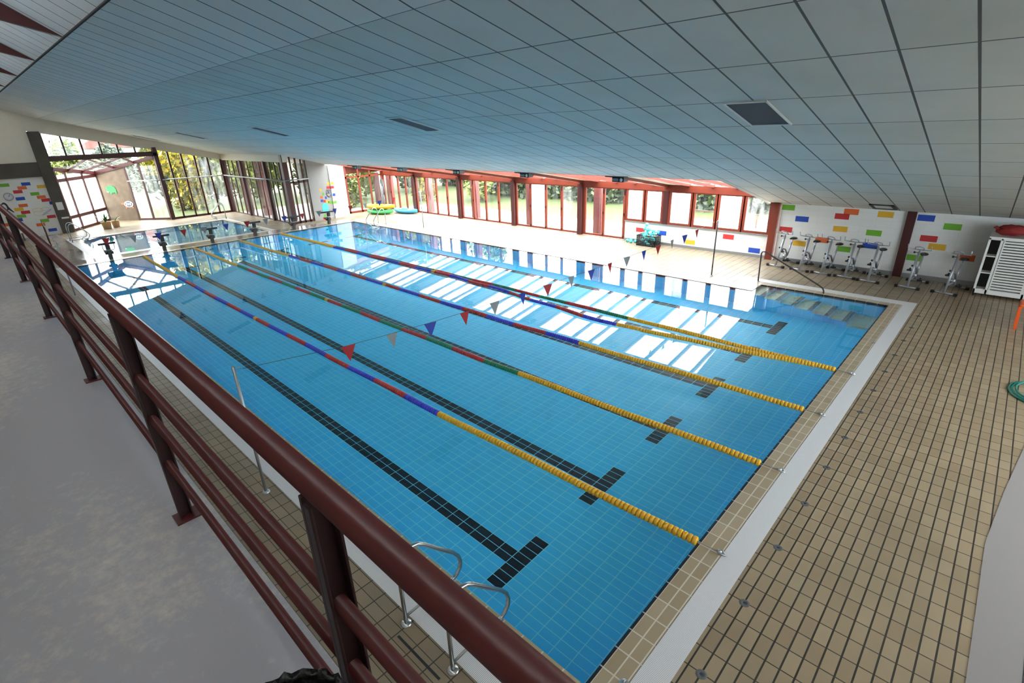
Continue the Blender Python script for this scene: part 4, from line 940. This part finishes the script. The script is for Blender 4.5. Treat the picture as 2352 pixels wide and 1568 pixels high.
# ------------------------------------------------------------------ kayaks and rolled banner in the far corner
def kayak(label, loc, rz, m, L_=2.4, wd=.72, h=.30, tilt=0.0):
    t = thing('kayak', label, 'kayak', loc, 'small plastic kayaks', rz); t.rotation_euler = (0, tilt, rz)
    n, k = 16, 14; v = []
    for i in range(n + 1):
        s = -1 + 2 * i / n; wdt = wd / 2 * max(.04, (1 - abs(s) ** 2.6)); up = .10 * abs(s) ** 3
        for j in range(k):
            a = 2 * PI * j / k; y = wdt * math.copysign(abs(math.cos(a)) ** .8, math.cos(a)); z = h * (.5 + .5 * math.sin(a)) * (1 - .35 * abs(s) ** 3)
            if math.sin(a) > .3 and -.45 < s < .35: z -= .10 * (1 - abs(math.cos(a)))
            v.append((s * L_ / 2, y, z + up))
    B = MB(); B.add(v, [(i * k + j, i * k + (j + 1) % k, (i + 1) * k + (j + 1) % k, (i + 1) * k + j) for i in range(n) for j in range(k)], m, True)
    B.add(v[:k], [tuple(range(k))], m); B.add(v[-k:], [tuple(range(k))], m); B.build('hull', t, local=True)
    B = MB(); p = [(.42 * math.cos(2 * PI * j / 20) - .1, .20 * math.sin(2 * PI * j / 20), h * .86) for j in range(20)]; B.tube(p, .022, m, 6, closed=True); B.build('cockpit_rim', t, local=True)
    for sx in (-1, 1): B = MB(); B.tube(arc((sx * (L_ / 2 - .12), 0, h * .8), .06, 0, PI, 6, 'xz'), .012, 'black_plastic', 6); B.build('grab_handle', t, local=True)
    return t
kayak('green kayak lying under the yellow one on the deck by the corner window', (-26.05, 14.95, 0), .50, 'kayak_green', 1.75, .72, .28)
kayak('yellow kayak stacked on top of the green one', (-26.1, 15.02, .29), .46, 'kayak_yellow', 2.0, .68, .28)
kayak('blue kayak lying on the deck in front of the first garden doors', (-24.95, 16.02, 0), .20, 'kayak_blue', 1.9, .68, .28)
t = thing('rolled_banner', 'black banner with white stripes rolled up in the corner beside the kayaks', 'banner', (-27.5, 16.2, 0))
B = MB(); B.tube([(-27.5, 16.2, .02), (-27.52, 16.24, 1.0), (-27.55, 16.28, 1.85)], [.13, .14, .09], 'black_plastic', 14); B.build('roll', t)
for a, dx in ((0, -.06), (1, .03), (2, .11)):
    B = MB(); B.tube([(-27.37 + dx * .2, 16.08 + dx, .3), (-27.40, 16.12 + dx, 1.0), (-27.45, 16.16 + dx * .8, 1.6 - .15 * a)], .014, 'sign_white', 6); B.build('stripe', t)

# ------------------------------------------------------------------ potted plants by the bay
def pot(x, y, q, h, label, lf):
    t = thing('potted_palm', label, 'plant', (x, y, 0), 'terracotta pots by the glazed bay')
    B = MB(); B.lathe((x, y, 0), [(.001, 0), (q * .78, 0), (q * .97, h * .92), (q * 1.03, h * .93), (q * 1.03, h), (q * .9, h), (q * .85, h * .9)], 'terracotta', 26); B.build('pot', t)
    B = MB(); B.lathe((x, y, h * .9), [(.001, .01), (q * .86, 0)], 'soil', 20); B.build('soil', t)
    B = MB()
    for i in range(lf):
        a = rnd.uniform(0, 2 * PI); L_ = rnd.uniform(.45, .8); el = rnd.uniform(.8, 1.35); p = []
        for j in range(6):
            s = j / 5; p.append(Vector((x + math.cos(a) * L_ * s * math.cos(el) * (1 + .4 * s), y + math.sin(a) * L_ * s * math.cos(el) * (1 + .4 * s), h * .9 + L_ * s * math.sin(el) - .22 * s * s)))
        sd = Vector((-math.sin(a), math.cos(a), 0))
        for j in range(5):
            w0 = .045 * math.sin(PI * (j / 5 * .9 + .1)); w1 = .045 * math.sin(PI * ((j + 1) / 5 * .9 + .1))
            B.face([p[j] - sd * w0, p[j] + sd * w0, p[j + 1] + sd * w1, p[j + 1] - sd * w1], 'palm_green')
    B.build('leaves', t); return t
pot(-35.55, 2.95, .24, .40, 'left terracotta pot with a spiky palm, by the glazed bay', 16)
pot(-35.75, 3.42, .20, .38, 'right terracotta pot with a small plant, against the brown bay wall', 5)

# ------------------------------------------------------------------ wall decorations
def on_bay(s_, z, off=.02):     # point on the wood wall of the bay
    p = seg(B_, D_, s_ / (D_ - B_).length); return Vector((p.x, p.y, z)) + Vector((.64, -.77, 0)) * off
def plate(B, pts, m, o0=.012, o1=.03):
    n = len(pts); v = [on_bay(a, b_, o0) for a, b_ in pts] + [on_bay(a, b_, o1) for a, b_ in pts]
    B.add(v, [tuple(range(n)), tuple(range(2 * n - 1, n - 1, -1))] + [(i, (i + 1) % n, (i + 1) % n + n, i + n) for i in range(n)], m)
t = thing('hippo_cutout', 'green hippo cut out hanging on the brown wall of the bay', 'decoration', tuple(on_bay(.73, 1.85)))
B = MB(); plate(B, [(.42, 1.80), (.44, 1.98), (.52, 2.08), (.66, 2.10), (.86, 2.10), (1.0, 2.02), (1.06, 1.86), (1.06, 1.62), (.98, 1.60), (.95, 1.70), (.86, 1.70), (.84, 1.64), (.78, 1.70), (.72, 1.62), (.64, 1.62), (.62, 1.74), (.52, 1.70), (.44, 1.72)], 'hippo_green'); B.build('body', t)
B = MB(); plate(B, [(.43, 1.74), (.54, 1.70), (.55, 1.74), (.45, 1.79)], 'sign_white', .03, .036); B.build('jaw', t)
B = MB(); plate(B, [(.56, 1.98), (.60, 1.98), (.60, 2.03), (.56, 2.03)], 'black_paint', .03, .036); B.build('eye', t)
t = thing('turtle_cutout', 'turtle cut out with white and navy shell and orange head on the brown bay wall', 'decoration', tuple(on_bay(1.55, .95)))
el = lambda cx_, cz_, a, b_, n=18, p0=0, p1=2 * PI: [(cx_ + a * math.cos(p0 + (p1 - p0) * i / n), cz_ + b_ * math.sin(p0 + (p1 - p0) * i / n)) for i in range(n)]
B = MB(); plate(B, el(1.60, .98, .30, .19), 'sign_white'); B.build('shell_rim', t)
B = MB(); plate(B, el(1.60, .98, .235, .135), 'navy_paint', .03, .034); B.build('shell', t)
for k in (-1, 0, 1): B = MB(); plate(B, el(1.60 + k * .125, .985, .05, .095, 10), 'sign_white', .034, .038); B.build('shell_patch', t)
B = MB(); plate(B, el(1.22, 1.02, .10, .06, 12), 'brick_orange'); B.build('head', t)
for k in (1.40, 1.82): B = MB(); plate(B, el(k, .78, .06, .05, 10), 'brick_orange'); B.build('flipper', t)
# clock, penguin and fish drawings on the far white wall (x = -36)
t = thing('wall_clock', 'round grey wall clock with dark hand on the far white wall', 'clock', (-36, -.62, 2.14))
B = MB(); B.lathe((-36, -.62, 2.14), [(.001, .03), (.185, .03), (.19, .002)], 'sign_white', 28, 'x'); B.build('face', t)
B = MB(); B.tube([(-35.965, -.62 + .185 * math.cos(a), 2.14 + .185 * math.sin(a)) for a in [2 * PI * i / 28 for i in range(28)]], .012, 'lamp_gray', 6, closed=True); B.build('rim', t)
for a, q in ((1.0, .14), (.6, .09)): B = MB(); B.bar((-35.962, -.62, 2.14), (-35.962, -.62 + q * math.cos(a), 2.14 + q * math.sin(a)), .012, .01, 'navy_paint', up=(1, 0, 0)); B.build('hand', t)
B = MB()
for i in range(12):
    a = i * PI / 6; B.bar((-35.966, -.62 + .14 * math.cos(a), 2.14 + .14 * math.sin(a)), (-35.966, -.62 + .165 * math.cos(a), 2.14 + .165 * math.sin(a)), .012, .006, 'navy_paint', up=(1, 0, 0))
B.build('hour_marks', t)
def outline(B, pts, m, x=-35.99, q=.012, closed=True): B.tube([(x, a, b_) for a, b_ in pts], q, m, 6, closed=closed, cap=not closed)
t = thing('penguin_drawing', 'black and white penguin figure painted on the far white wall, partly behind the handrail', 'wall drawing', (-36, -.9, 1.62))
B = MB(); B.prism(el(-.9, 1.66, .13, .22, 16), -36, -35.992, 'black_paint', 'x'); B.build('body', t)
B = MB(); B.prism(el(-.93, 1.62, .09, .17, 16), -35.992, -35.988, 'sign_white', 'x'); B.build('belly', t)
B = MB(); B.prism([(-.80, 1.72), (-.70, 1.50), (-.62, 1.36), (-.66, 1.34), (-.80, 1.50)], -36, -35.992, 'black_paint', 'x'); B.build('flipper', t)
t = thing('fish_drawing', 'pale yellow and blue outline drawing of swimming fish on the far white wall', 'wall drawing', (-36, .45, 1.27))
B = MB(); outline(B, el(.30, 1.34, .22, .10, 18), 'paper_yellow', q=.008); outline(B, el(.30, 1.18, .20, .13, 18), 'paper_yellow', q=.007); B.build('yellow_lines', t)
B = MB(); outline(B, el(.62, 1.36, .17, .08, 18), 'lamp_gray', q=.005); outline(B, [(.50, 1.12), (.62, 1.2), (.78, 1.26), (.86, 1.34)], 'paper_blue', q=.012, closed=False); outline(B, [(.42, 1.06), (.56, 1.10), (.70, 1.16)], 'paper_blue', q=.012, closed=False); B.build('blue_lines', t)
# smiling face and turquoise figure on the pier (x = -27.15)
t = thing('face_drawing', 'navy line drawing of a smiling face on the shaded grey wall by the courtyard glass', 'wall drawing', (-27.15, 12.36, 1.42))
B = MB(); outline(B, [(12.22, 1.44), (12.26, 1.32), (12.36, 1.25), (12.47, 1.28), (12.52, 1.36)], 'navy_paint', -27.14, .013, False); outline(B, [(12.24, 1.34), (12.30, 1.24), (12.40, 1.19), (12.50, 1.22)], 'navy_paint', -27.14, .010, False); B.build('smile', t)
for yy in (12.30, 12.42): B = MB(); outline(B, el(yy, 1.52, .05, .12, 14), 'navy_paint', -27.14, .010); B.build('eye', t)
t = thing('turquoise_figure', 'turquoise rounded figure painted on the shaded grey wall behind the last starting block', 'wall drawing', (-27.15, 12.02, .7))
B = MB(); B.prism([(11.84, .40), (11.84, .78), (11.90, .90), (12.02, .93), (12.16, .90), (12.22, .78), (12.22, .40)], -27.15, -27.14, 'turquoise', 'x'); B.build('body', t)
# notices on the dark concrete column
for (y, z, h2, w2, lab) in ((1.25, 1.45, .20, .14, 'white notice sheet pinned on the dark concrete column'), (1.30, .82, .045, .16, 'small white sign strip low on the dark concrete column')):
    B = MB(); B.box(-35.85, -35.84, y - w2, y + w2, z - h2, z + h2, 'sign_white'); tag(B.build('notice'), lab, 'sign', 'notices on the concrete column')

# ------------------------------------------------------------------ ceiling vents, floodlights
VL = ['square dark ceiling vent nearest the camera', 'second dark ceiling vent from the camera', 'third dark ceiling vent, middle of the row', 'fourth dark ceiling vent, over the far end of the big pool', 'fifth and farthest dark ceiling vent, over the small pool']
v0 = None
for i, x in enumerate((-1.4, -9.5, -17.9, -26.6, -34.4)):
    yv = 6.12 if i == 0 else 5.8
    if v0 is None:
        v0 = thing('ceiling_vent', VL[0], 'vent', (x, yv, cz(yv)), 'dark vents in the sloping ceiling')
        B = MB()
        for (a, b_, c, e) in ((-.31, .31, -.62, -.59), (-.31, .31, .59, .62), (-.31, -.285, -.62, .62), (.285, .31, -.62, .62)):
            vv = [(xx, yy, -CB * yy + k) for xx in (a, b_) for yy in (c, e) for k in (-.025, -.001)]
            B.add(vv, [(0, 1, 3, 2), (4, 6, 7, 5), (0, 4, 5, 1), (2, 3, 7, 6), (0, 2, 6, 4), (1, 5, 7, 3)], 'sign_white')
        B.build('frame', v0, local=True)
        B = MB(); vv = [(xx, yy, -CB * yy + k) for xx in (-.285, .285) for yy in (-.59, .59) for k in (-.012, -.001)]
        B.add(vv, [(0, 1, 3, 2), (4, 6, 7, 5), (0, 4, 5, 1), (2, 3, 7, 6), (0, 2, 6, 4), (1, 5, 7, 3)], 'dark_grille'); B.build('grille', v0, local=True)
    else: dup(v0, (x, yv, cz(yv)), VL[i])
FL = ['black floodlight at the ceiling edge over the kayaks corner', 'black floodlight at the ceiling edge, second from the kayaks', 'black floodlight at the ceiling edge, in the middle of the row', 'largest black floodlight at the ceiling edge, above the double door', 'black floodlight at the end of the skylight beside the white ceiling edge']
f0 = None
for i, x in enumerate((-24.0, -19.9, -15.8, -11.9, -7.8)):
    if f0 is None:
        f0 = thing('floodlight', FL[0], 'floodlight', (x, 12.55, 2.99), 'floodlights along the ceiling edge')
        B = MB(); B.box(-.22, .22, -.12, .12, -.16, .0, 'black_plastic'); B.prism([(-.12, -.16), (.12, -.16), (.2, -.10), (.2, -.04), (-.12, -.02)], -.2, .2, 'black_plastic', 'x'); B.build('housing', f0, local=True)
        B = MB(); B.lathe((.12, -.125, -.09), [(.001, -.012), (.05, -.012), (.055, 0)], 'sign_white', 16, 'y'); B.build('lens', f0, local=True)
        B = MB(); B.box(-.2, .02, -.135, -.12, -.13, -.05, 'lamp_gray'); B.build('face_plate', f0, local=True)
        B = MB(); B.box(-.02, .02, -.02, .02, 0, .12, 'dull_steel'); B.build('bracket', f0, local=True)
    else: dup(f0, (x, 12.55, 2.99), FL[i])
t = thing('ceiling_lamp', 'recessed ceiling lamp with dark rim above the exercise bikes', 'lamp', (-1.0, 15.85, cz(15.85)))
B = MB()
for (a, b_, c, e) in ((-.30, .30, -.42, -.33), (-.30, .30, .33, .42), (-.30, -.22, -.42, .42), (.22, .30, -.42, .42)):
    vv = [(xx, yy, -CB * yy + k) for xx in (a, b_) for yy in (c, e) for k in (-.03, -.001)]
    B.add(vv, [(0, 1, 3, 2), (4, 6, 7, 5), (0, 4, 5, 1), (2, 3, 7, 6), (0, 2, 6, 4), (1, 5, 7, 3)], 'dark_grille')
B.build('rim', t, local=True)
B = MB(); vv = [(xx, yy, -CB * yy + k) for xx in (-.22, .22) for yy in (-.33, .33) for k in (-.015, -.001)]
B.add(vv, [(0, 1, 3, 2), (4, 6, 7, 5), (0, 4, 5, 1), (2, 3, 7, 6), (0, 2, 6, 4), (1, 5, 7, 3)], 'sign_white'); B.build('diffuser', t, local=True)

# ------------------------------------------------------------------ things on the left deck seen through the railing
t = thing('stair_guard', 'small brown steel guard rail at the left corner of the small pool deck', 'railing', (-33, .1, 0))
ps = [(-35.2, .22), (-33.6, .10), (-31.6, -.02)]
for (x, y) in ps: B = MB(); B.tube([(x, y, 0), (x, y, .85)], .022, 'dark_red_steel', 8); B.build('post', t)
B = MB(); B.tube([(x, y, .85) for x, y in ps], .024, 'dark_red_steel', 8); B.build('top_rail', t)
B = MB(); B.tube([(x, y, .45) for x, y in ps], .016, 'dark_red_steel', 8); B.build('mid_rail', t)
t = thing('bench', 'long low bench standing along the far white wall, seen through the railing', 'bench', (-35.2, -1.6, 0))
B = MB(); B.box(-35.5, -34.9, -2.3, -.6, .40, .45, 'white_plastic'); B.build('seat', t)
for y in (-2.2, -.7): B = MB(); B.box(-35.45, -34.95, y - .03, y + .03, 0, .40, 'dark_pole'); B.build('leg', t)
t = thing('wheelie_bin', 'grey rounded plastic bin on the left deck behind the railing posts', 'bin', (-25.6, -1.62, 0))
B = MB(); B.prism([(-25.95, -1.95), (-25.25, -1.95), (-25.2, -1.3), (-26.0, -1.3)], 0, .95, 'gray_bin'); B.build('body', t, bevel=.08)
B = MB(); B.box(-26.02, -25.18, -1.98, -1.27, .95, 1.02, 'gray_bin'); B.build('lid', t, bevel=.03)
t = thing('orange_buoy', 'orange buoy on the left deck behind the railing', 'buoy', (-24.2, -2.0, 0))
B = MB(); B.ball((-24.2, -2.0, .24), .2, .2, .24, 'orange_plastic', 16, 10); B.build('body', t)
B = MB(); B.tube(arc((-24.2, -2.0, .48), .05, 0, PI, 6, 'xz'), .012, 'black_plastic', 6); B.build('handle', t)
